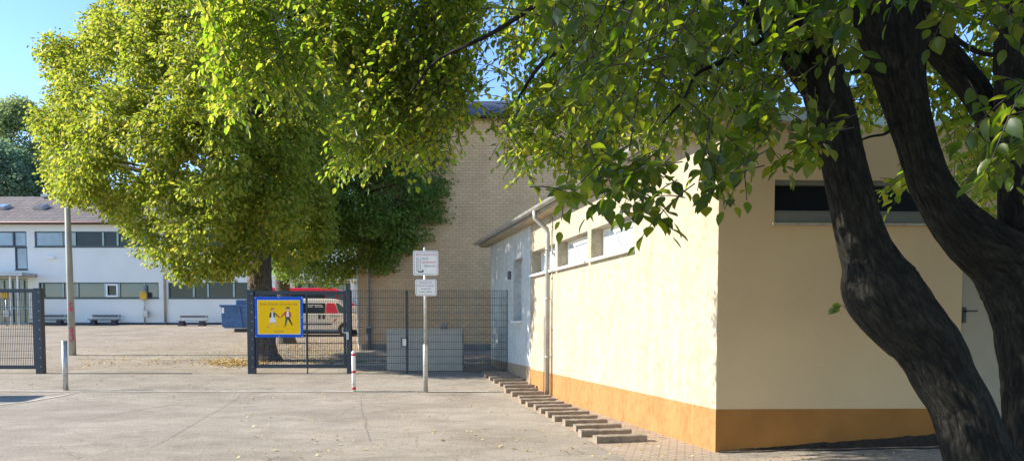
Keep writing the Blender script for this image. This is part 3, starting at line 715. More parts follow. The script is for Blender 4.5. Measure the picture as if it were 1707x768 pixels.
def plate(name, label, cat, px0, px1, py0, py1):
    x0, x1, z0, z1 = SXx(px0), SXx(px1), SZ(py1), SZ(py0)
    s = thing(name, label, cat, c)
    m = MB(); m.prism(rrect(x0, x1, z0, z1, .045), (0, -.045, 0), XA, ZA, NA, .006); m.build('panel', M['sign_white'], s)
    m = MB(); bo = rrect(x0+.022, x1-.022, z0+.022, z1-.022, .035); bi = rrect(x0+.03, x1-.03, z0+.03, z1-.03, .03); K = len(bo)
    m.add([(a, -.0525, b) for a, b in bo]+[(a, -.0525, b) for a, b in bi], [(i, (i+1) % K, K+(i+1) % K, K+i) for i in range(K)]); m.build('border_line', M['print_grey'], s)
    return s, x0, x1, z0, z1
s, x0, x1, z0, z1 = plate('fire_lane_sign', 'white square sign reading Rettungsweg für die Feuerwehr freihalten, upper plate on post', 'sign', 689, 731, 418, 459)
wd = x1-x0; ht = z1-z0
m = MB(); O = Vector((0, -.051, 0))
text_mb(m, 'RETTUNGSWEG', .068, O+XA*(x0+wd*.53)+ZA*(z0+ht*.80), XA, ZA, NA, .002, 0, width=wd*.80)
text_mb(m, 'FÜR DIE', .064, O+XA*(x0+wd*.47)+ZA*(z0+ht*.635), XA, ZA, NA, .002, 1, width=wd*.26)
text_mb(m, 'FEUERWEHR', .064, O+XA*(x0+wd*.63)+ZA*(z0+ht*.49), XA, ZA, NA, .002, 0, width=wd*.54)
text_mb(m, 'FREIHALTEN', .064, O+XA*(x0+wd*.67)+ZA*(z0+ht*.34), XA, ZA, NA, .002, 1, width=wd*.45)
m.build('lettering', [M['print_red'], M['print_grey']], s)
m = MB()
for q in (.13, .19): m.prism([(x0+wd*q, z0+ht*.15), (x0+wd*(q+.025), z0+ht*.15), (x0+wd*(q+.025), z0+ht*.74), (x0+wd*q, z0+ht*.74)], (0, -.051, 0), XA, ZA, NA, .002, 1)
for i in range(7): z_ = z0+ht*(.18+.08*i); m.prism([(x0+wd*.155, z_), (x0+wd*.19, z_), (x0+wd*.19, z_+.008), (x0+wd*.155, z_+.008)], (0, -.051, 0), XA, ZA, NA, .0018, 1)
m.prism([(x0+wd*.27, z0+ht*.2), (x0+wd*.3, z0+ht*.2), (x0+wd*.3, z0+ht*.68), (x0+wd*.27, z0+ht*.62)], (0, -.051, 0), XA, ZA, NA, .002, 1)
m.prism([(x0+wd*.2, z0+ht*.12), (x0+wd*.4, z0+ht*.12), (x0+wd*.42, z0+ht*.23), (x0+wd*.37, z0+ht*.21), (x0+wd*.33, z0+ht*.165), (x0+wd*.25, z0+ht*.165), (x0+wd*.22, z0+ht*.21)], (0, -.051, 0), XA, ZA, NA, .002, 0)
m.build('pictogram', [M['print_black'], M['print_pale']], s)
s, x0, x1, z0, z1 = plate('notice_sign', 'smaller white notice plate with four lines of text, lower plate on post', 'sign', 692.5, 728, 465.5, 493)
wd = x1-x0; ht = z1-z0; m = MB()
for i, (tx, wf_) in enumerate((('Fahrzeuge in der', .62), ('Zufahrt der Feuerwehr', .8), ('werden auf', .46), ('Kosten entfernt', .62))):
    text_mb(m, tx, .058, O+XA*(x0+wd*.48)+ZA*(z0+ht*(.76-.185*i)), XA, ZA, NA, .002, 0, width=wd*wf_)
m.build('lettering', M['print_grey'], s)

# ------------------------------------------------------------------ gates and fence
FY = 22.0; fx = lambda px: P(px, 560, FY).x; fz = lambda py: P(600, py, FY).z
gz22 = g(0, FY); ztop = fz(484); FZ = ztop-gz22
def rodpanel(m, x0, x1, z0, z1, y, step=.05, hstep=.2, r=.0046):
    nx = int(round((x1-x0)/step))
    for i in range(nx+1): m.box((x0+(x1-x0)*i/nx, y, (z0+z1)/2), (2*r, 2*r, z1-z0))
    nz = int(round((z1-z0)/hstep))
    for i in range(nz+1):
        for s_ in (-1, 1): m.box(((x0+x1)/2, y+s_*2*r, z0+(z1-z0)*i/nz), (x1-x0, 2*r, 2.2*r))
def gateleaf(x0, x1, hinge, label, z0, z1, midbar=None):
    t = thing('gate', label, 'gate', (x0, FY, gz22))
    O_ = (x0, FY, gz22)
    m = MB(); w_ = .07
    m.box(((x0+x1)/2, FY, z1-.05), (x1-x0, .06, .1)); m.box(((x0+x1)/2, FY, z0+.05), (x1-x0, .06, .1))
    m.box((x0+w_/2, FY, (z0+z1)/2), (w_, .058, z1-z0-.2)); m.box((x1-w_/2, FY, (z0+z1)/2), (w_, .058, z1-z0-.2))
    if midbar: m.box((midbar, FY, (z0+z1)/2), (.05, .056, z1-z0-.2))
    m.build('frame', M['anthracite'], t, off=O_, bevel=.005)
    m = MB(); rodpanel(m, x0+w_, x1-w_, z0+.1, z1-.1, FY-.01); m.build('mesh_infill', M['anthracite'], t, off=O_)
    return t, O_
# right leaf
gx0, gx1 = fx(426), fx(577); gzb, gzt = fz(613), fz(484.5)
gt_, O_ = gateleaf(gx0, gx1, 0, 'closed dark grey mesh gate carrying the yellow school sign', gzb, gzt, fx(512))
m = MB(); m.box((fx(512), FY, (gz22+gzb)/2), (.03, .03, gzb-gz22+.06)); m.build('drop_bolt', M['anthracite'], gt_, off=O_)
# left leaf
lx0, lx1 = fx(-95), fx(60)
gl_, O2 = gateleaf(lx0, lx1, 0, 'dark grey mesh gate leaf at the left edge', fz(614.5), fz(481), fx(-20))
def gpost(px0, px1, py, label, dots=True):
    x0, x1 = fx(px0), fx(px1); w_ = x1-x0
    t = thing('gate_post', label, 'post', ((x0+x1)/2, FY, gz22), 0, 'dark square gate posts')
    zt = fz(py)-gz22
    m = MB(); m.box((0, 0, zt/2-.03), (w_, .16, zt+.06)); m.build('shaft', M['anthracite'], t, bevel=.006)
    m = MB(); m.box((0, 0, zt+.006), (w_+.01, .17, .012)); m.build('cap', M['black'], t)
    if dots:
        m = MB()
        for i in range(9): m.cyl((w_*.2, -.079, .2+i*(zt-.3)/8), (w_*.2, -.088, .2+i*(zt-.3)/8), .013, 8)
        m.build('bolts', M['galv'], t)
    return t
gpost(60.5, 73, 481, 'dark square post at the end of the left gate leaf')
gpost(413.5, 425.5, 483.5, 'dark square post left of the yellow school sign')
gpost(578.5, 586, 484, 'dark square post between the gate and the mesh fence', False)
m = MB(); xx = fx(581); 
m.box((xx, FY-.11, fz(559)), (.07, .06, .22)); m.box((xx-.03, FY-.15, fz(554)), (.12, .03, .03)); tag(m.build('gate_lock', M['galv'], gt_, off=O_, bevel=.004))
# fence
ft = thing('mesh_fence', 'thin dark double rod mesh fence running to the cream wall', 'fence', (fx(586), FY, gz22)); OF = (fx(586), FY, gz22)
m = MB(); rodpanel(m, fx(587), fx(676), fz(617), fz(484), FY); m.build('mesh_panel', M['anthracite'], ft, off=OF)
m = MB(); rodpanel(m, fx(681), fx(845), fz(618), fz(484), FY); m.build('mesh_panel', M['anthracite'], ft, off=OF)
for px, w_ in ((678.5, .055), (847, .06)):
    m = MB(); m.box((fx(px), FY, (gz22+fz(483))/2-.03), (w_, .06, fz(483)-gz22+.06)); m.build('post', M['anthracite'], ft, off=OF)
m = MB(); hx, hz_ = fx(674), fz(570)
for q in ((-.07, 0, .02, .26), (.07, 0, .02, .26), (0, .12, .16, .02), (0, -.12, .16, .02)): m.box((hx+q[0], FY-.05, hz_+q[1]), (q[2], .05, q[3]))
m.build('lock_frame', M['black'], ft, off=OF)
m = MB(); m.box((hx, FY-.03, hz_), (.11, .02, .21)); m.build('lock_plate', M['sign_white'], ft, off=OF)

# school sign
yx0, yx1, yz0, yz1 = fx(426.5), fx(507), fz(562), fz(494)
YS = FY-.06
ss = thing('school_sign', 'yellow school sign with blue border showing two walking children', 'sign', ((yx0+yx1)/2, YS, yz0)); OS = ((yx0+yx1)/2, YS, yz0)
m = MB(); m.obox((yx0, YS, yz0), XA, ZA, NA, yx1-yx0, yz1-yz0, .012); m.build('board', M['blue_sign'], ss, off=OS, bevel=.003)
ix0, ix1, iz0, iz1 = fx(432), fx(501.5), fz(556), fz(500.5)
m = MB(); m.obox((ix0-.012, YS-.012, iz0-.012), XA, ZA, NA, ix1-ix0+.024, iz1-iz0+.024, .002); m.build('white_line', M['sign_white'], ss, off=OS)
m = MB(); m.obox((ix0, YS-.014, iz0), XA, ZA, NA, ix1-ix0, iz1-iz0, .002); m.build('yellow_field', M['yellow_sign'], ss, off=OS)
m = MB(); OO = Vector((0, YS-.0165, 0)); sw = ix1-ix0; sh = iz1-iz0
text_mb(m, 'Erich Kästner Grundschule', .11, OO+XA*(ix0+sw*.5)+ZA*(iz0+sh*.855), XA, ZA, NA, .001, 0, width=sw*.88)
text_mb(m, 'Donrath', .10, OO+XA*(ix0+sw*.5)+ZA*(iz0+sh*.045), XA, ZA, NA, .001, 0, width=sw*.23)
m.build('lettering', M['ochre_letter'], ss, off=OS)
m = MB()
for a in (.02, .5, .98):
    for b in (.03, .5, .97):
        if a == .5 and b == .5: continue
        p = (yx0+(yx1-yx0)*a, YS-.012, yz0+(yz1-yz0)*b); m.cyl(p, (p[0], p[1]-.006, p[2]), .016, 8)
m.build('bolts', M['galv'], ss, off=OS)
def disc(cx_, cz_, r, n=14, sx_=1): return [(cx_+sx_*r*math.cos(2*PI*i/n), cz_+r*math.sin(2*PI*i/n)) for i in range(n)]
def limb(a, b, w0, w1):
    d = Vector((b[0]-a[0], b[1]-a[1])).normalized(); q = Vector((-d.y, d.x))
    return [(a[0]+q.x*w0, a[1]+q.y*w0), (a[0]-q.x*w0, a[1]-q.y*w0), (b[0]-q.x*w1, b[1]-q.y*w1), (b[0]+q.x*w1, b[1]+q.y*w1)]
def figure(shapes):
    m = MB()
    for i, (poly, mi) in enumerate(shapes):
        pts = [(ix0+sw*a, iz0+sh*b) for a, b in poly]; m.prism(pts, (0, YS-.0162-.0004*i, 0), XA, ZA, NA, .0012, mi)
    return m
G = [ # girl: white dress, dark waistcoat
 (limb((.33, .36), (.25, .22), .022, .012), 3), (limb((.39, .36), (.455, .22), .022, .012), 3),
 (limb((.25, .215), (.215, .195), .014, .012), 4), (limb((.455, .22), (.475, .20), .014, .012), 4),
 ([(.27, .35), (.44, .35), (.40, .50), (.31, .50)], 0),
 ([(.30, .49), (.39, .49), (.38, .64), (.31, .64)], 0), ([(.285, .49), (.32, .49), (.33, .64), (.305, .65)], 1), ([(.37, .49), (.405, .49), (.395, .64), (.36, .65)], 1),
 (limb((.39, .62), (.52, .485), .018, .011), 1), (limb((.31, .63), (.28, .50), .018, .012), 1), (disc(.525, .478, .014), 3),
 (disc(.345, .715, .042, 14, .85), 3), ([(.305, .70), (.31, .76), (.345, .785), (.385, .765), (.385, .735), (.335, .74), (.32, .69)], 4)]
H = [ (limb((.69, .50), (.655, .25), .03, .016), 5), (limb((.72, .50), (.80, .30), .03, .016), 1), (limb((.655, .245), (.615, .205), .018, .014), 4), (limb((.80, .30), (.815, .255), .018, .014), 1),
 ([(.66, .47), (.76, .47), (.77, .53), (.65, .53)], 1), ([(.66, .51), (.755, .51), (.75, .665), (.665, .665)], 0),
 ([(.645, .51), (.675, .51), (.69, .665), (.655, .67)], 2), ([(.745, .5), (.775, .5), (.765, .665), (.735, .67)], 2),
 (limb((.665, .65), (.555, .50), .02, .012), 2), (limb((.76, .65), (.785, .51), .02, .013), 2), (disc(.545, .49, .014), 3),
 (disc(.71, .735, .042, 14, .85), 3), ([(.67, .73), (.675, .785), (.71, .81), (.755, .79), (.76, .74), (.735, .765), (.69, .765)], 1)]
figm = [M['white'], M['print_black'], M['red'], M['skin_flat'], M['ochre_letter'], M['frame_green']]
figure(G).build('painted_girl', figm, ss, off=OS); figure(H).build('painted_boy', figm, ss, off=OS)

# cabinet
CY = 22.75; cx0, cx1 = P(645, 600, CY).x, P(771, 600, CY).x; cz1 = P(700, 550, CY).z; cz0 = g(0, CY)
t = thing('utility_cabinet', 'wide low green-grey metal cabinet standing behind the mesh fence', 'cabinet', (cx0, CY, cz0)); OC = (cx0, CY, cz0)
m = MB(); m.obox((cx0, CY+.75, cz0), XA, ZA, NA, cx1-cx0, cz1-cz0-.02, .75); m.build('body', M['cabinet'], t, off=OC, bevel=.008)
m = MB(); m.obox((cx0-.02, CY+.77, cz1-.02), XA, ZA, NA, cx1-cx0+.04, .05, .80); m.build('lid', M['cabinet'], t, off=OC, bevel=.01)
for i in range(3):
    w_ = (cx1-cx0)/3; m = MB(); m.obox((cx0+w_*i+.015, CY, cz0+.06), XA, ZA, NA, w_-.03, cz1-cz0-.12, .012)
    for q in range(9): m.obox((cx0+w_*i+.06+q*(w_-.14)/8, CY-.012, cz0+.10), XA, ZA, NA, .02, cz1-cz0-.2, .008)
    m.build('door_panel', M['cabinet'], t, off=OC)
m = MB()
for px in (736, 743): xx = P(px, 545, CY+.4).x; m.tube([(xx, CY+.4, cz1), (xx, CY+.4, cz1+.14), (xx+.05, CY+.36, cz1+.17)], .045, 10)
m.build('vent_pipe', M['zinc'], t, off=OC)

bx = (-13.1, 17.0, g(-13, 17))  # box added out of view to cast the shadow at lower left
t = thing('electricity_box', 'grey street distribution box beside the left kerb', 'cabinet', bx)
m = MB(); m.box((0, 0, .62), (.8, .9, 1.24)); m.build('body', M['zinc'], t, bevel=.01)
m = MB(); m.box((0, 0, 1.26), (.9, 1.0, .05)); m.build('lid', M['zinc'], t, bevel=.01)
# skip container
c = gp(395, 553.5); yb = c.y
xx0 = P(368, 530, yb).x; Hc = P(380, 499.5, yb).z-c.z; Lc = 4.0
t = thing('skip_container', 'blue steel roll-off skip behind the gate post', 'skip', (xx0, yb, c.z))
m = MB(); m.prism([(.05, .32), (.22, .22), (Lc, .22), (Lc, Hc-.32), (0, Hc-.32)], (0, 0, 0), XA, ZA, (0, 1, 0), 2.2)
m.build('body', M['blue_steel'], t, bevel=.02)
m = MB(); m.obox((-.06, -.06, Hc-.36), XA, ZA, (0, 1, 0), Lc+.1, .10, 2.3); m.build('rim', M['blue_steel'], t, bevel=.02)
m = MB()
for q in (1.05, 1.9, 2.75, 3.5):
    m.prism([(q, .22), (q+.16, .22), (q+.0, Hc-.37), (q-.16, Hc-.37)], (0, -.0, 0), XA, ZA, (0, -1, 0), .07)
m.build('rib', M['blue_steel'], t)
m = MB(); m.obox((.75, .2, Hc-.25), XA, ZA, (0, 1, 0), 2.2, .27, 1.6); m.build('cover', M['blue_steel'], t, bevel=.03)
m = MB(); m.obox((.65, .2, .0), XA, ZA, (0, 1, 0), 3.0, .2, 1.7); m.build('runner', M['black'], t)
m = MB(); m.obox((.05, -.012, Hc-.72), XA, ZA, (0, 1, 0), .14, .3, .01); m.build('sticker', M['white'], t)

# ------------------------------------------------------------------ vans
def van(label, px_front, ypx, body, lowm, kind):
    c = gp(560, ypx); xf = P(px_front, 540, c.y).x; L_ = 4.9 if kind == 0 else 5.6
    t = thing('van', label, 'van', (xf-L_, c.y+.9, c.z))
    Hh = 1.90 if kind == 0 else 2.42; belt = 1.12 if kind == 0 else 1.45; s_ = L_/4.9
    hw = .93
    def loft(name, prof, hws, mi, m_, par=t):
        m = MB(); K = len(prof)
        A = [(x, -h, z) for (x, z), h in zip(prof, hws)]; B_ = [(x, h, z) for (x, z), h in zip(prof, hws)]
        m.add(A+B_, [tuple(range(K)), tuple(range(K, 2*K))[::-1]] + [(i, K+i, K+(i+1) % K, (i+1) % K) for i in range(K)])
        return m.build(name, m_, par, bevel=.03)
    # wheel arches cut in lower outline
    def arch(xc, r, z0, n=8): return [(xc-r*math.cos(PI*i/n), z0+r*math.sin(PI*i/n)) for i in range(n+1)]
    low = [(.0, .38)] + arch(.95*s_, .37, .34) + arch(4.0*s_, .37, .34) + [(4.78*s_, .36), (4.9*s_, .5), (4.86*s_, .85), (4.7*s_, belt-.12), (4.42*s_, belt), (0, belt)]
    loft('lower_body', low, [hw]*len(low), 0, lowm)
    up = [(.02, belt-.02), (4.42*s_, belt-.02), (3.60*s_, Hh-.10), (3.35*s_, Hh-.02), (.45, Hh), (.12, Hh-.12)]
    loft('upper_body', up, [hw-.02, hw-.02, hw-.2, hw-.24, hw-.24, hw-.2], 0, body)
    # side windows on the sloping flank facing the yard
    def flank(z): return -(hw-.02-(z-belt)/(Hh-.1-belt)*.18)-.012
    def glassp(name, pts, m_):
        m = MB(); m.add([(x, flank(z)-.0, z) for x, z in pts], [tuple(range(len(pts)))]); m.build(name, m_, t)
        m = MB(); m.add([(x, -flank(z)+.0, z) for x, z in pts], [tuple(range(len(pts)))[::-1]]); return m.build(name, m_, t)
    zb, zt = belt+.04, Hh-.24
    glassp('rear_window_band', [(.3, zb), (3.0*s_, zb), (3.0*s_, zt), (.35, zt)], M['glass_dark'])
    glassp('side_window', [(3.06*s_, zb), (3.66*s_, zb), (3.46*s_, zt), (3.06*s_, zt)], M['red_paint'] if kind == 0 else M['glass_mid'])
    glassp('front_side_window', [(3.72*s_, zb), (4.22*s_, zb), (3.66*s_, zt), (3.52*s_, zt)], M['glass_mid'])
    m = MB()
    a, b = Vector((4.36*s_, 0, belt+.03)), Vector((3.66*s_, 0, Hh-.16)); nrm = Vector(((b.z-a.z), 0, (a.x-b.x))).normalized()*.02
    m.add([a+nrm+Vector((0, -.82, 0)), a+nrm+Vector((0, .82, 0)), b+nrm+Vector((0, .66, 0)), b+nrm+Vector((0, -.66, 0))], [(0, 1, 2, 3)]); m.build('windscreen', M['glass_blind'], t)
    for xc in (.95*s_, 4.0*s_):
        for sd in (-1, 1):
            w = MB(); w.tube([(xc, sd*.72, .33), (xc, sd*.74, .33), (xc, sd*.90, .33), (xc, sd*.92, .33)], [.28, .33, .33, .28], 24); wo = w.build('wheel', M['rubber'], t)
            r_ = MB(); r_.tube([(xc, sd*.90, .33), (xc, sd*.935, .33)], [.20, .19], 20)
            for q in range(5): an = 2*PI*q/5; r_.box((xc+.1*math.cos(an), sd*.94, .33+.1*math.sin(an)), (.16, .02, .03), 0, ry=-an)
            r_.build('rim', M['zinc'], wo)
    m = MB(); m.box((1.9*s_, -hw-.012, .62), (2.9*s_, .02, .06)); m.build('side_rail', M['black'], t)
    if kind == 0:
        for q in (2.75, 2.95): m = MB(); m.box((q, -hw-.01, .98), (.11, .02, .22)); m.build('door_handle', M['black'], t)
        m = MB()
        for zz, a0, a1 in ((1.56, 2.1, 2.85), (1.48, 2.1, 2.4), (1.48, 2.5, 2.9)): m.box(((a0+a1)/2, flank(zz)-.006, zz), (a1-a0, .006, .035), 0)
        m.box((3.5, -hw-.006, 1.0), (.5, .004, .03), 1); m.prism([(3.4, .76), (3.5, .76), (3.62, .88), (3.55, .9)], (0, -hw-.004, 0), XA, ZA, NA, .004, 2); m.build('side_marking', [M['sign_white'], M['print_grey'], M['red']], t)
    m = MB(); m.box((4.05*s_, -hw-.1, belt+.12), (.14, .2, .2)); m.build('wing_mirror', M['black'], t, bevel=.03)
    m = MB(); m.box((4.84*s_, -.7, .75), (.1, .3, .18)); m.build('headlight', M['glass_pale'], t, bevel=.02)
    return t
van('white van with red front side window parked behind the gate', 606, 561, M['van_white'], M['van_white'], 0)
van('taller van with red upper body parked behind the white van', 610, 556, M['red_paint'], M['van_white'], 1)

# ------------------------------------------------------------------ leaves
def leaf_mesh(name, pos, dr, nm, size, m, parent=None, off=(0, 0, 0), hi=False, wid=.36):
    """pos/dr/nm arrays; each leaf an ovate blade folded along its midrib"""
    N = len(pos); dr = dr/np.linalg.norm(dr, axis=1, keepdims=True)
    nm = nm - dr*np.sum(nm*dr, axis=1, keepdims=True); nm /= np.linalg.norm(nm, axis=1, keepdims=True)+1e-9
    sd = np.cross(dr, nm)*rng.uniform(.72, 1.12, (N, 1)); size = np.asarray(size).reshape(-1, 1)
    if hi:
        T = [(0, 0, 0), (.3, 0, -.02), (.62, 0, -.05), (1, 0, -.16), (.12, wid*.62, .04), (.38, wid, .07), (.68, wid*.74, .03), (.88, wid*.3, -.06), (.12, -wid*.62, .04), (.38, -wid, .07), (.68, -wid*.74, .03), (.88, -wid*.3, -.06)]
        faces = [(0, 1, 5, 4), (1, 2, 6, 5), (2, 3, 7, 6), (0, 8, 9, 1), (1, 9, 10, 2), (2, 10, 11, 3)]
    else:
        T = [(0, 0, 0), (.25, wid*.9, .08), (.7, wid*.8, .04), (1, 0, -.12), (.7, -wid*.8, .04), (.25, -wid*.9, .08)]
        faces = [(0, 3, 2, 1), (0, 5, 4, 3)]
    T = np.array(T); K = len(T); curl = rng.normal(0, .13, (N, 1, 1)); tw_ = rng.normal(0, .10, (N, 1, 1))
    V = pos[:, None, :] + size[:, None]*(T[None, :, 0:1]*dr[:, None, :] + T[None, :, 1:2]*sd[:, None, :] + (T[None, :, 2:3]+curl*T[None, :, 0:1]**2+tw_*T[None, :, 0:1]*T[None, :, 1:2]*3)*nm[:, None, :])
    V = V.reshape(-1, 3) - np.array(off)
    Fa = (np.array(faces)[None, :, :] + (np.arange(N)*K)[:, None, None]).reshape(-1, 4)
    me = bpy.data.meshes.new(name); me.vertices.add(len(V)); me.vertices.foreach_set('co', V.astype(np.float32).ravel())
    me.loops.add(Fa.size); me.loops.foreach_set('vertex_index', Fa.astype(np.int32).ravel())
    me.polygons.add(len(Fa)); me.polygons.foreach_set('loop_start', np.arange(0, Fa.size, 4, dtype=np.int32))
    me.update(calc_edges=True); me.validate(); me.materials.append(m)
    me.polygons.foreach_set('use_smooth', np.ones(len(me.polygons), bool))
    ob = bpy.data.objects.new(name, me); col.objects.link(ob)
    if parent is not None: ob.parent = parent
    return ob
def runit(n): v = rng.normal(size=(n, 3)); return v/np.linalg.norm(v, axis=1, keepdims=True)
def inpoly(x, y, poly):
    c = np.zeros(len(x), bool); n = len(poly); j = n-1
    for i in range(n):
        xi, yi = poly[i]; xj, yj = poly[j]
        c ^= ((yi > y) != (yj > y)) & (x < (xj-xi)*(y-yi)/((yj-yi) or 1e-9)+xi); j = i
    return c
def edgedist(x, y, poly):
    d = np.full(len(x), 1e9); n = len(poly)
    for i in range(n):
        a = np.array(poly[i]); b = np.array(poly[(i+1) % n]); ab = b-a
        t = np.clip(((x-a[0])*ab[0]+(y-a[1])*ab[1])/(ab@ab), 0, 1)
        d = np.minimum(d, np.hypot(x-a[0]-t*ab[0], y-a[1]-t*ab[1]))
    return d
def crown_pts(polypx, Yc, n, depth, R, gap=0., fq=.35):
    """cluster centres filling a rounded volume whose outline is polypx at distance Yc"""
    poly = [(P(a, b, Yc).x, P(a, b, Yc).z) for a, b in polypx]
    xs = [p[0] for p in poly]; zs = [p[1] for p in poly]; out = []
    while len(out) < n:
        x = rng.uniform(min(xs), max(xs), 4000); z = rng.uniform(min(zs), max(zs), 4000)
        ok = inpoly(x, z, poly); x = x[ok]; z = z[ok]; d = edgedist(x, z, poly)
        q = np.clip(d/R, 0, 1); th = depth*np.sqrt(1-(1-q)**2)
        s = rng.choice([-1, 1], len(x), p=[.65, .35])*rng.uniform(0, 1, len(x))**.35
        y = Yc + s*th
        # keep the apparent outline: points nearer the camera shrink towards its axis
        k = y/Yc; xx = x*k; zz = 1.6+(z-1.6)*k
        if gap:
            keep = np.array([mnoise.noise(Vector((a*fq, b*fq, c_*fq))) > -gap for a, b, c_ in zip(xx, y, zz)])
            xx, y, zz = xx[keep], y[keep], zz[keep]
        out += list(zip(xx, y, zz))
    return np.array(out[:n])
def clump_leaves(C, per, rad, flat, lsize, droop=.5):
    n = len(C); r = rad*rng.uniform(.6, 1.25, n)
    ce = np.repeat(C, per, 0); rr = np.repeat(r, per)[:, None]
    d = runit(n*per); rad_ = rng.uniform(.25, 1, (n*per, 1))**.5
    off = d*rr*rad_; off[:, 2] *= flat; off[:, 2] -= .25*np.hypot(off[:, 0], off[:, 1])
    pos = ce+off
    dr = d*.8 + runit(n*per)*.6; dr[:, 2] -= droop
    nm = runit(n*per)*.55 + d*.4; nm[:, 2] += .75
    return pos, dr, nm, lsize*rng.uniform(.65, 1.2, n*per)
def curve_pts(a, b, sag, n=7, wob=.1):
    a = Vector(a); b = Vector(b); L_ = (b-a).length; pts = []
    j1 = Vector(tuple(rng.normal(0, 1, 3)))*wob*L_*.3
    for i in range(n+1):
        t = i/n; p = a.lerp(b, t)+Vector((0, 0, sag*L_*math.sin(PI*t)))+j1*math.sin(PI*t); pts.append(p)
    return pts
def spline(pts, per=6):
    """Catmull-Rom through rows of numbers"""
    A = np.array(pts, float); A = np.vstack([2*A[0]-A[1], A, 2*A[-1]-A[-2]]); out = []
    for i in range(1, len(A)-2):
        for k in range(per):
            t = k/per; p0, p1, p2, p3 = A[i-1:i+3]
            out.append(.5*((2*p1)+(-p0+p2)*t+(2*p0-5*p1+4*p2-p3)*t*t+(-p0+3*p1-3*p2+p3)*t**3))
    out.append(A[-2]); return np.array(out)

# ---- big linden behind the gate
T1 = gp(441, 601)
lt = thing('linden_tree', 'big bright green linden with thick trunk behind the yellow school sign', 'tree', T1)
def barkdisp(amp, f, ridges=9):
    def fn(p, q, th, i):
        v = Vector((q.x*ridges*.35, q.y*ridges*.35, p.z*f*.3))
        return 1+amp*mnoise.noise(v*1.3)+amp*.6*mnoise.noise(Vector((q.x*3, q.y*3, p.z*f)))
    return fn
Yt = T1.y
def pxpath(rows):    # px,py,width_px,depth -> centres and radii
    S_ = spline(rows, 7); pts = []; rs = []
    for a, b, w_, Y in S_: pts.append(P(a, b, Y)); rs.append(w_/2*Y/F)
    return pts, rs
m = MB()
pts, rs = pxpath([(441, 612, 66, Yt), (440, 601, 58, Yt), (438, 588, 46, Yt), (437, 560, 41, Yt), (436, 520, 40, Yt), (434, 480, 38, Yt), (432, 440, 38, Yt), (430, 405, 34, Yt), (428, 340, 26, Yt), (430, 250, 20, Yt), (428, 120, 14, Yt), (420, 20, 8, Yt)])
m.tube(pts, rs, 22, disp=barkdisp(.16, 3)); m.build('trunk', M['bark_far'], lt, off=T1)
pol1 = [(64, 188), (92, 150), (72, 90), (78, 58), (120, 74), (140, 72), (150, 40), (172, 8), (190, -60), (240, -130), (340, -180), (470, -190), (560, -150), (575, -40), (560, 120), (540, 260), (545, 360), (530, 425), (505, 440), (480, 440), (455, 420), (430, 410), (408, 430), (398, 452), (360, 462), (330, 462), (300, 446), (270, 432), (240, 405), (205, 385), (190, 352), (150, 335), (112, 322), (90, 300), (86, 262), (92, 235), (66, 205)]
C1 = crown_pts(pol1, Yt, 1500, 6.6, 4.6, .04, .75)
br = MB(); fork = P(430, 400, Yt)
sel = rng.choice(len(C1), 46, replace=False)
for i in sel:
    h0 = rng.uniform(0, 1); a = P(430, 410-260*h0, Yt); b = Vector(C1[i])
    if b.z < a.z-1: a = P(430, 400, Yt)
    L_ = (b-a).length; pts = curve_pts(a, b, .12, 7, .25); r0 = .05+.012*L_
    br.tube(pts, [r0*(1-.8*k/7) for k in range(8)], 7)
br.build('branch', M['bark_far'], lt, off=T1)
pos, dr, nm, sz_ = clump_leaves(C1, 108, .58, .6, .125, .45)
leaf_mesh('crown', pos, dr, nm, sz_, M['leaf_linden'], lt, T1)
# ---- darker tree behind
T2 = gp(476, 572); Y2 = T2.y-2.0
dt = thing('shade_tree', 'darker green tree with slimmer trunk just right of the big linden', 'tree', T2)
m = MB(); pts, rs = pxpath([(478, 580, 40, T2.y), (478, 572, 32, T2.y), (476, 540, 24, T2.y), (474, 500, 23, T2.y), (470, 460, 24, T2.y), (474, 420, 20, T2.y), (520, 330, 14, Y2), (570, 240, 9, Y2)])
m.tube(pts, rs, 16, disp=barkdisp(.12, 3)); m.build('trunk', M['bark_far'], dt, off=T2)
pol2 = [(425, 60), (560, 20), (640, 60), (700, 130), (730, 230), (757, 285), (742, 318), (762, 352), (728, 375), (704, 418), (668, 436), (640, 458), (610, 452), (588, 440), (560, 462), (520, 470), (490, 460), (460, 440), (430, 400), (420, 250)]
C2 = crown_pts(pol2, Y2, 1350, 4.5, 3.4, .15, .8)
br = MB()
for i in rng.choice(len(C2), 26, replace=False):
    b = Vector(C2[i]); a = P(474, 425, Y2); pts = curve_pts(a, b, .12, 7, .2); L_ = (b-a).length; r0 = .04+.01*L_
    br.tube(pts, [r0*(1-.8*k/7) for k in range(8)], 6)
br.build('branch', M['bark_far'], dt, off=T2)
pos, dr, nm, sz_ = clump_leaves(C2, 95, .60, .6, .12, .6)
leaf_mesh('crown', pos, dr, nm, sz_, M['leaf_deep'], dt, T2)

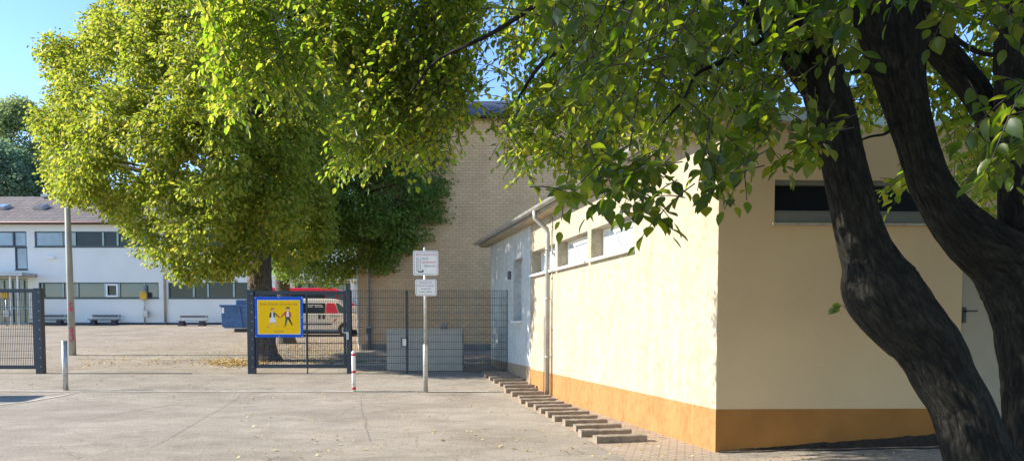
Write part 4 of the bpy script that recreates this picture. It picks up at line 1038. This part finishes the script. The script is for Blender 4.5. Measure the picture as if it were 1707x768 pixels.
# ---- trees beyond the school
far = [(18, 76, [(-60, 340), (-70, 210), (-30, 168), (10, 158), (45, 172), (62, 215), (78, 262), (70, 340)], 'leaf_far', 300, 'tall loose green tree behind the school roof at the left edge'),
       (70, 80, [(40, 340), (44, 250), (52, 190), (85, 166), (120, 172), (150, 220), (150, 340)], 'leaf_far', 130, 'thin pale tree between the dark tree and the linden'),
       (4, 70, [(-60, 345), (-70, 262), (-20, 236), (20, 242), (48, 262), (58, 300), (84, 345)], 'leaf_far_dark', 240, 'dark blue-green tree directly behind the school ridge'),
       (92, 72, [(56, 345), (70, 300), (100, 270), (150, 280), (190, 345)], 'leaf_far_dark', 110, 'low dark tree behind the school roof beside the linden')]
for (px, Y, pol, mt, n_, lab) in far:
    base = P(px, 541, Y); base.z = g(base.x, Y)
    t = thing('distant_tree', lab, 'tree', base, 0, 'trees beyond the school')
    top = P(px, 250, Y); m = MB(); m.tube([base, base.lerp(top, .5), top], [.35, .25, .1], 8); 
    Cf = crown_pts(pol, Y, n_, 4.5, 4.5, .05 if mt == 'leaf_far' else .25, .4)
    for i in range(14): b = Vector(Cf[rng.integers(len(Cf))]); m.tube(curve_pts(base.lerp(top, .45), b, .1, 5, .2), [.14, .12, .1, .08, .06, .04], 5)
    m.build('trunk', M['bark_far'], t, off=base)
    pos, dr, nm, sz_ = clump_leaves(Cf, 95, 1.15, .6, .30, .4); leaf_mesh('crown', pos, dr, nm, sz_, M[mt], t, base)

# ------------------------------------------------------------------ near trees
def trunkdisp(seed, amp=.13):
    def fn(p, q, th, arc):
        cx_, cy_ = math.cos(th), math.sin(th)
        big = mnoise.noise(Vector((cx_*.9, cy_*.9, arc*1.3+seed)))
        w_ = Vector((cx_*2.6, cy_*2.6, arc*1.1+seed)); f_ = Vector((cx_*7, cy_*7, arc*3.2+seed)); x_ = Vector((cx_*9+seed, cy_*9, arc*14))
        rid = 1-abs(mnoise.noise(w_))*2; kn = max(0, mnoise.noise(Vector((cx_*1.6, cy_*1.6, arc*2.6+seed*3)))-.32)
        fis = max(0, .12-abs(mnoise.noise(f_)))
        return .97+amp*big*.8 + .07*(rid-.5) - .35*fis + .018*mnoise.noise(x_) + .22*kn
    return fn
def spl(rows, per): 
    S_ = spline(rows, per); return [P(a, b, Y) for a, b, w_, Y in S_], [w_/2*Y/F for a, b, w_, Y in S_]
nt = {}
def neartree(key, base, label):
    nt[key] = (thing('beech_tree', label, 'tree', base), base); return nt[key]
b1 = P(1748, 975, 4.5); b1.z = 0.0
t1, o1 = neartree(1, b1, 'dark crooked tree leaning left in front of the cream front wall')
m = MB()
pts, rs = spl([(1790, 1010, 190, 4.5), (1748, 930, 150, 4.5), (1690, 850, 126, 4.5), (1636, 768, 112, 4.5), (1607, 684, 100, 4.5), (1576, 632, 98, 4.5), (1543, 574, 102, 4.5), (1496, 520, 114, 4.5), (1466, 476, 116, 4.5), (1451, 434, 90, 4.5), (1433, 384, 80, 4.5), (1412, 300, 73, 4.5), (1395, 225, 70, 4.5), (1374, 150, 72, 4.5), (1352, 80, 74, 4.5), (1342, 0, 72, 4.55), (1330, -120, 66, 4.7), (1290, -300, 52, 5.0), (1220, -520, 34, 5.5)], 22)
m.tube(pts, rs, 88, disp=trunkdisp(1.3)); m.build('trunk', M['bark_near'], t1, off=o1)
lb1 = []
def limbs(t, o, rows_list, per=8, n=18):
    for rows in rows_list:
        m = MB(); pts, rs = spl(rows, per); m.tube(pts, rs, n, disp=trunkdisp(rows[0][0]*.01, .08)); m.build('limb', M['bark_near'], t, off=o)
limbs(t1, o1, [
    [(1372, 175, 40, 4.5), (1335, 125, 34, 4.45), (1295, 70, 30, 4.4), (1258, 15, 28, 4.4), (1215, -60, 25, 4.5), (1150, -160, 20, 4.8), (1050, -260, 14, 5.4)],
    [(1350, 60, 22, 4.5), (1290, 62, 10, 4.4), (1240, 80, 10, 4.3), (1200, 105, 8, 4.2), (1160, 125, 6, 4.1), (1140, 165, 5, 4.0), (1105, 205, 3, 4.0)],
    [(1340, -30, 40, 4.6), (1220, -110, 30, 5.3), (1060, -130, 24, 6.3), (900, -110, 18, 7.4), (740, -70, 13, 8.2), (600, -20, 8, 8.8), (480, 30, 4, 9.1)],
    [(1330, -60, 36, 4.7), (1180, -40, 24, 5.4), (1020, 20, 16, 6.2), (960, 60, 11, 6.8), (900, 110, 7, 7.4), (860, 170, 4, 7.8)],
    [(1060, -130, 14, 6.3), (960, -40, 9, 6.8), (830, 50, 7, 7.5), (730, 100, 5, 8.0), (680, 160, 3, 8.2)],
])
b2 = P(1790, 985, 5.0); b2.z = 0.0
t2, o2 = neartree(2, b2, 'forked tree with curved trunk at the right edge beside the grey door')
m = MB()
pts, rs = spl([(1800, 960, 180, 5.0), (1768, 850, 156, 5.0), (1752, 768, 138, 5.0), (1740, 690, 130, 5.0), (1732, 600, 124, 5.0), (1722, 518, 130, 5.0), (1680, 442, 110, 5.0), (1624, 398, 92, 5.0), (1579, 350, 75, 5.0), (1547, 297, 66, 5.0), (1520, 215, 66, 5.0), (1504, 150, 74, 5.0), (1490, 70, 98, 5.0), (1474, 0, 106, 5.0), (1450, -120, 96, 5.1), (1410, -300, 70, 5.4), (1380, -480, 40, 6)], 22)
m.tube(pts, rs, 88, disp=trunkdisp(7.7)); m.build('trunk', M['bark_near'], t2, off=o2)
limbs(t2, o2, [
    [(1705, 500, 120, 5.05), (1712, 420, 96, 5.05), (1706, 330, 78, 5.05), (1700, 220, 74, 5.05), (1700, 100, 74, 5.05), (1706, 0, 76, 5.05), (1730, -200, 60, 5.2), (1760, -400, 36, 5.5)],
    [(1700, 300, 44, 5.2), (1660, 215, 48, 5.3), (1630, 160, 48, 5.35), (1590, 110, 48, 5.4), (1545, 55, 46, 5.4), (1500, -10, 42, 5.5), (1430, -120, 34, 5.8)],
    [(1490, 40, 30, 5.0), (1540, 10, 14, 4.9), (1570, 40, 10, 4.9), (1600, 70, 9, 4.9), (1640, 90, 8, 4.9), (1690, 92, 6, 4.9)],
    [(1475, 130, 16, 4.9), (1440, 118, 8, 4.8), (1400, 128, 7, 4.7), (1350, 140, 5, 4.6), (1300, 180, 3, 4.5)],
    [(1500, 200, 10, 4.95), (1478, 222, 5, 4.9), (1450, 228, 4, 4.9), (1420, 240, 3, 4.9)],
])
# sprays: drooping twigs with leaves set alternately along them
def sprays(name, t, o, regions, mleaf, hi):
    PO, DR, NM, SZ_ = [], [], [], []; tw = MB()
    for reg in regions:
        if reg[0] in ('box', 'side'): _, bx_, by_, n, nl, ls, Lmin, Lmax = reg; poly = None; bias = 0
        else: poly, n, Ya, Yb, nl, ls, Lmin, Lmax, bias = reg; xs = [p[0] for p in poly]; ys = [p[1] for p in poly]
        c_ = 0
        while c_ < n:
            if poly is None:
                Y = rng.uniform(*by_); L_ = rng.uniform(Lmin, Lmax)
                tip = Vector((rng.uniform(*bx_), Y, 1.6+.42*Y+.75+rng.uniform(0, 1)**.8*3.6))
                if mnoise.noise(tip*.75+Vector((0, 9, 0))) < -.02: continue
                if reg[0] == 'side': tip = Vector((.66*Y+.75+rng.uniform(0, 3), Y, rng.uniform(1.8, 6)))
            else: a, b = rng.uniform(min(xs), max(xs)), rng.uniform(min(ys), max(ys))
            if poly and not inpoly(np.array([a]), np.array([b]), poly)[0]: continue
            if bias and mnoise.noise(Vector((a*.011, b*.011, 3.3+bias))) < -bias: continue
            c_ += 1
            if poly: Y = rng.uniform(Ya, Yb); L_ = rng.uniform(Lmin, Lmax); tip = P(a, b, Y)
            d = Vector((rng.normal(-.25, .8), rng.normal(0, .7), rng.normal(-.35, .35))).normalized()
            base = tip - d*L_*.6 + Vector((0, 0, L_*.25))
            sdv = d.cross(Vector((0, 0, 1))).normalized()
            up = sdv.cross(d).normalized()
            roll = rng.normal(0, .45); sdv = (sdv*math.cos(roll)+up*math.sin(roll)); 
            prev = []
            for i in range(nl+1):
                t_ = i/nl; p = base + d*L_*t_ + Vector((0, 0, -.35*L_*t_*t_)); prev.append(p)
                if i == 0: continue
                tan = (prev[-1]-prev[-2]).normalized()
                s_ = 1 if i % 2 else -1
                dirv = (tan*.75 + sdv*s_*.85 + Vector((0, 0, -.28)) + Vector(tuple(rng.normal(0, .22, 3)))).normalized() if i < nl else tan
                nv = (up*1.0+Vector((0, 0, .5))+Vector(tuple(rng.normal(0, .38, 3))))
                PO.append(tuple(p+dirv*ls*.12)); DR.append(tuple(dirv)); NM.append(tuple(nv)); SZ_.append(ls*rng.uniform(.6, 1.15)*(1-.25*abs(t_-.55)))
            r0 = .0022+.0012*L_*3
            tw.tube(prev[::2] if len(prev) > 6 else prev, [max(.0012, r0*(1-.7*k/len(prev))) for k in range(len(prev[::2] if len(prev) > 6 else prev))], 4, caps=False)
    lf = leaf_mesh(name, np.array(PO), np.array(DR), np.array(NM), SZ_, mleaf, t, o, hi)
    tw.build('twigs', M['bark_twig'], t, off=o)
    return lf
# regions: polygon, sprays, nearest, farthest, leaves per spray, leaf length, spray length range, gap bias
top = -60
mid = [
    # A  hanging mass at upper left
    ([(345, top), (520, top), (520, 110), (500, 180), (470, 190), (440, 150), (410, 180), (375, 190), (362, 150), (345, 110), (330, 90), (318, 40)], 300, 8.4, 9.8, 12, .095, .35, .7, .25),
    # B  lit mass in the middle
    ([(500, top), (820, top), (800, 60), (788, 120), (782, 190), (742, 240), (700, 285), (652, 265), (610, 290), (565, 285), (552, 235), (590, 170), (560, 140), (520, 110)], 1250, 8.2, 9.7, 12, .09, .35, .65, .45),
    # C  strand right of roof gap
    ([(850, top), (1000, top), (1050, 100), (1040, 250), (985, 315), (950, 290), (905, 250), (885, 300), (850, 320), (828, 265), (830, 190), (850, 140), (830, 100)], 520, 7.6, 9.2, 12, .085, .3, .6, .35),
    # behind the big leaves
    ([(960, top), (1360, top), (1380, 160), (1330, 215), (1200, 220), (1100, 250), (1030, 235), (960, 200)], 470, 6.2, 8.6, 12, .082, .3, .6, .3),
]
sprays('crown', t1, o1, mid, M['leaf_mid'], False)
near = [
    ([(880, top), (1330, top), (1345, 120), (1320, 205), (1240, 230), (1130, 215), (1050, 215), (985, 225), (930, 150), (870, 60)], 215, 3.7, 5.6, 11, .088, .3, .55, .3),
    ([(925, 330), (985, 285), (1050, 262), (1110, 300), (1100, 375), (1060, 350), (1000, 330), (950, 365)], 22, 3.7, 4.5, 9, .095, .22, .36, 0),
    ([(1150, 240), (1260, 225), (1300, 260), (1275, 280), (1205, 325), (1180, 320)], 17, 3.7, 4.4, 8, .092, .22, .34, 0),
    ([(1060, 270), (1125, 270), (1110, 380), (1075, 395)], 8, 3.7, 4.2, 8, .09, .25, .34, 0),
    ([(1220, 200), (1360, 190), (1380, 235), (1330, 280), (1250, 255)], 18, 3.8, 4.4, 9, .09, .22, .34, .2),
    ([(1280, top), (1480, top), (1440, 60), (1400, 130), (1300, 160)], 40, 3.6, 4.3, 9, .09, .25, .4, .2),
]
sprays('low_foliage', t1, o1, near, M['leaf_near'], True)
# unseen leaves added above the frame to shade the trunks and near leaves
hid = [('box', (-8, 4.2), (3.2, 7.6), 950, 10, .2, .5, .9), ('box', (1, 8), (-1.0, 3.2), 500, 10, .2, .5, .9)]
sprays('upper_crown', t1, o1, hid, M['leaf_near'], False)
right = [
    ([(1380, top), (1760, top), (1760, 160), (1700, 190), (1640, 200), (1560, 180), (1470, 160), (1410, 120)], 420, 5.8, 8.2, 12, .085, .3, .6, .3),
    ([(1430, 150), (1500, 150), (1520, 330), (1490, 300), (1440, 240), (1420, 190)], 50, 5.6, 7.5, 11, .085, .3, .5, .25),
    ([(1560, 180), (1680, 170), (1680, 350), (1640, 370), (1600, 330)], 70, 5.7, 7.8, 11, .085, .3, .5, .2),
]
sprays('crown', t2, o2, right, M['leaf_mid'], False)
nr = [([(1500, top), (1720, top), (1740, 60), (1600, 45), (1500, 30)], 20, 3.4, 4.1, 8, .1, .25, .4, 0),
      ([(1600, 185), (1740, 150), (1740, 300), (1650, 290)], 16, 3.2, 3.9, 8, .1, .22, .34, 0),
      ([(1250, 540-30), (1256, 512), (1262, 520)], 0, 4, 4.1, 3, .05, .1, .15, 0)]
sprays('low_foliage', t2, o2, nr, M['leaf_near'], True)
hid = [('box', (3.5, 8), (3.2, 7.8), 700, 10, .2, .5, .9), ('side', (0, 3), (3.0, 8.5), 420, 10, .2, .5, .9)]  # leaves added above and right of the view to darken the trunks
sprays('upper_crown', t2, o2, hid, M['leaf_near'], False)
# small shoot on the leaning trunk
m = MB(); p0 = P(1408, 512, 4.45); m.tube([p0, p0+Vector((-.03, -.02, .012)), p0+Vector((-.05, -.03, .0))], .002, 5); m.build('twig', M['bark_twig'], t1, off=o1)
q = np.array([tuple(p0+Vector((-.03-.01*i, -.02, .005-.006*i))) for i in range(4)])
leaf_mesh('shoot_leaves', q, np.array([(-1, 0, .2), (-.8, 0, -.6), (-1, .2, -.2), (-.9, -.2, -.5)]), np.array([(0, -1, .4)]*4), [.05]*4, M['leaf_near'], t1, o1, True)

# ------------------------------------------------------------------ fallen leaves
def litter(name, pts, size, label):
    n = len(pts); dr = runit(n); dr[:, 2] *= .25; nm = runit(n)*.35; nm[:, 2] += 1
    ob = leaf_mesh(name, np.array(pts), dr, nm, size*rng.uniform(.6, 1.2, n), M['litter'], None, (0, 0, 0), False, .4)
    return tag(ob, label, 'leaves', kind='stuff')
pts = []
while len(pts) < 260:
    a, b = rng.uniform(380, 1190), rng.uniform(655, 790)
    p = gp(a, b)
    if (p-C0).dot(SN) < .1: continue
    if mnoise.noise(Vector((p.x*.5, p.y*.5, 0))) < -.05: continue
    pts.append((p.x, p.y, p.z+.012))
for i in range(160):
    p = gp(rng.uniform(0, 820), rng.uniform(602, 665)); pts.append((p.x, p.y, p.z+.012))
for i in range(90):
    p = C0+FD*rng.uniform(.3, 4)+FN*rng.uniform(.3, 1.8); pts.append((p.x, p.y, g(p.x, p.y)+.012))
litter('scattered_leaves', pts, .055, 'pale fallen leaves scattered over the asphalt')
pts = []
for i in range(2300):
    a, b = rng.normal(397, 24), rng.normal(605.5, 2.6)
    if a > 455: continue
    p = gp(a, b); pts.append((p.x, p.y, p.z+.01+abs(rng.normal(0, .03))))
for i in range(900):
    p = gp(rng.uniform(130, 900), rng.normal(603, 4)); 
    if p.y < 22.2: continue
    pts.append((p.x, p.y, p.z+.015))
for i in range(2000):
    p = gp(rng.normal(520, 60), rng.uniform(568, 606)); pts.append((p.x, p.y, p.z+.015))
for i in range(450):
    p = gp(rng.uniform(130, 600), rng.uniform(556, 600)); pts.append((p.x, p.y, p.z+.015))
litter('leaf_drift', pts, .075, 'drift of orange fallen leaves around the linden trunk')

# ------------------------------------------------------------------ light
EL = math.radians(30); TS = Vector((-1, -.0, math.tan(EL))).normalized()
sd_ = bpy.data.lights.new('sun', 'SUN'); sd_.energy = 4.2; sd_.angle = math.radians(.53); sd_.color = (1, .93, .82)
so_ = bpy.data.objects.new('sun', sd_); col.objects.link(so_); so_.rotation_euler = TS.to_track_quat('Z', 'Y').to_euler(); so_.location = (-20, 0, 20)
w = bpy.data.worlds.new('World'); scene.world = w; w.use_nodes = True
nt_ = w.node_tree; nt_.nodes.clear(); o_ = nt_.nodes.new('ShaderNodeOutputWorld'); bg = nt_.nodes.new('ShaderNodeBackground'); sk = nt_.nodes.new('ShaderNodeTexSky')
sk.sky_type = 'NISHITA'; sk.sun_disc = False; sk.sun_elevation = EL; sk.sun_rotation = math.radians(-90); sk.air_density = 1.0; sk.dust_density = .1; sk.ozone_density = 1.5; sk.altitude = 1500
bg.inputs[1].default_value = .15; hs = nt_.nodes.new('ShaderNodeHueSaturation'); hs.inputs['Hue'].default_value = .508; hs.inputs['Saturation'].default_value = 1.16; nt_.links.new(sk.outputs[0], hs.inputs['Color']); nt_.links.new(hs.outputs[0], bg.inputs[0]); nt_.links.new(bg.outputs[0], o_.inputs[0])
vs_ = scene.view_settings; vs_.view_transform = 'Standard'; vs_.look = 'None'; vs_.exposure = 1.33; vs_.gamma = 1; vs_.use_curve_mapping = False
scene.cycles.max_bounces = 8; scene.cycles.diffuse_bounces = 4; scene.cycles.transmission_bounces = 4; scene.cycles.sample_clamp_indirect = 8
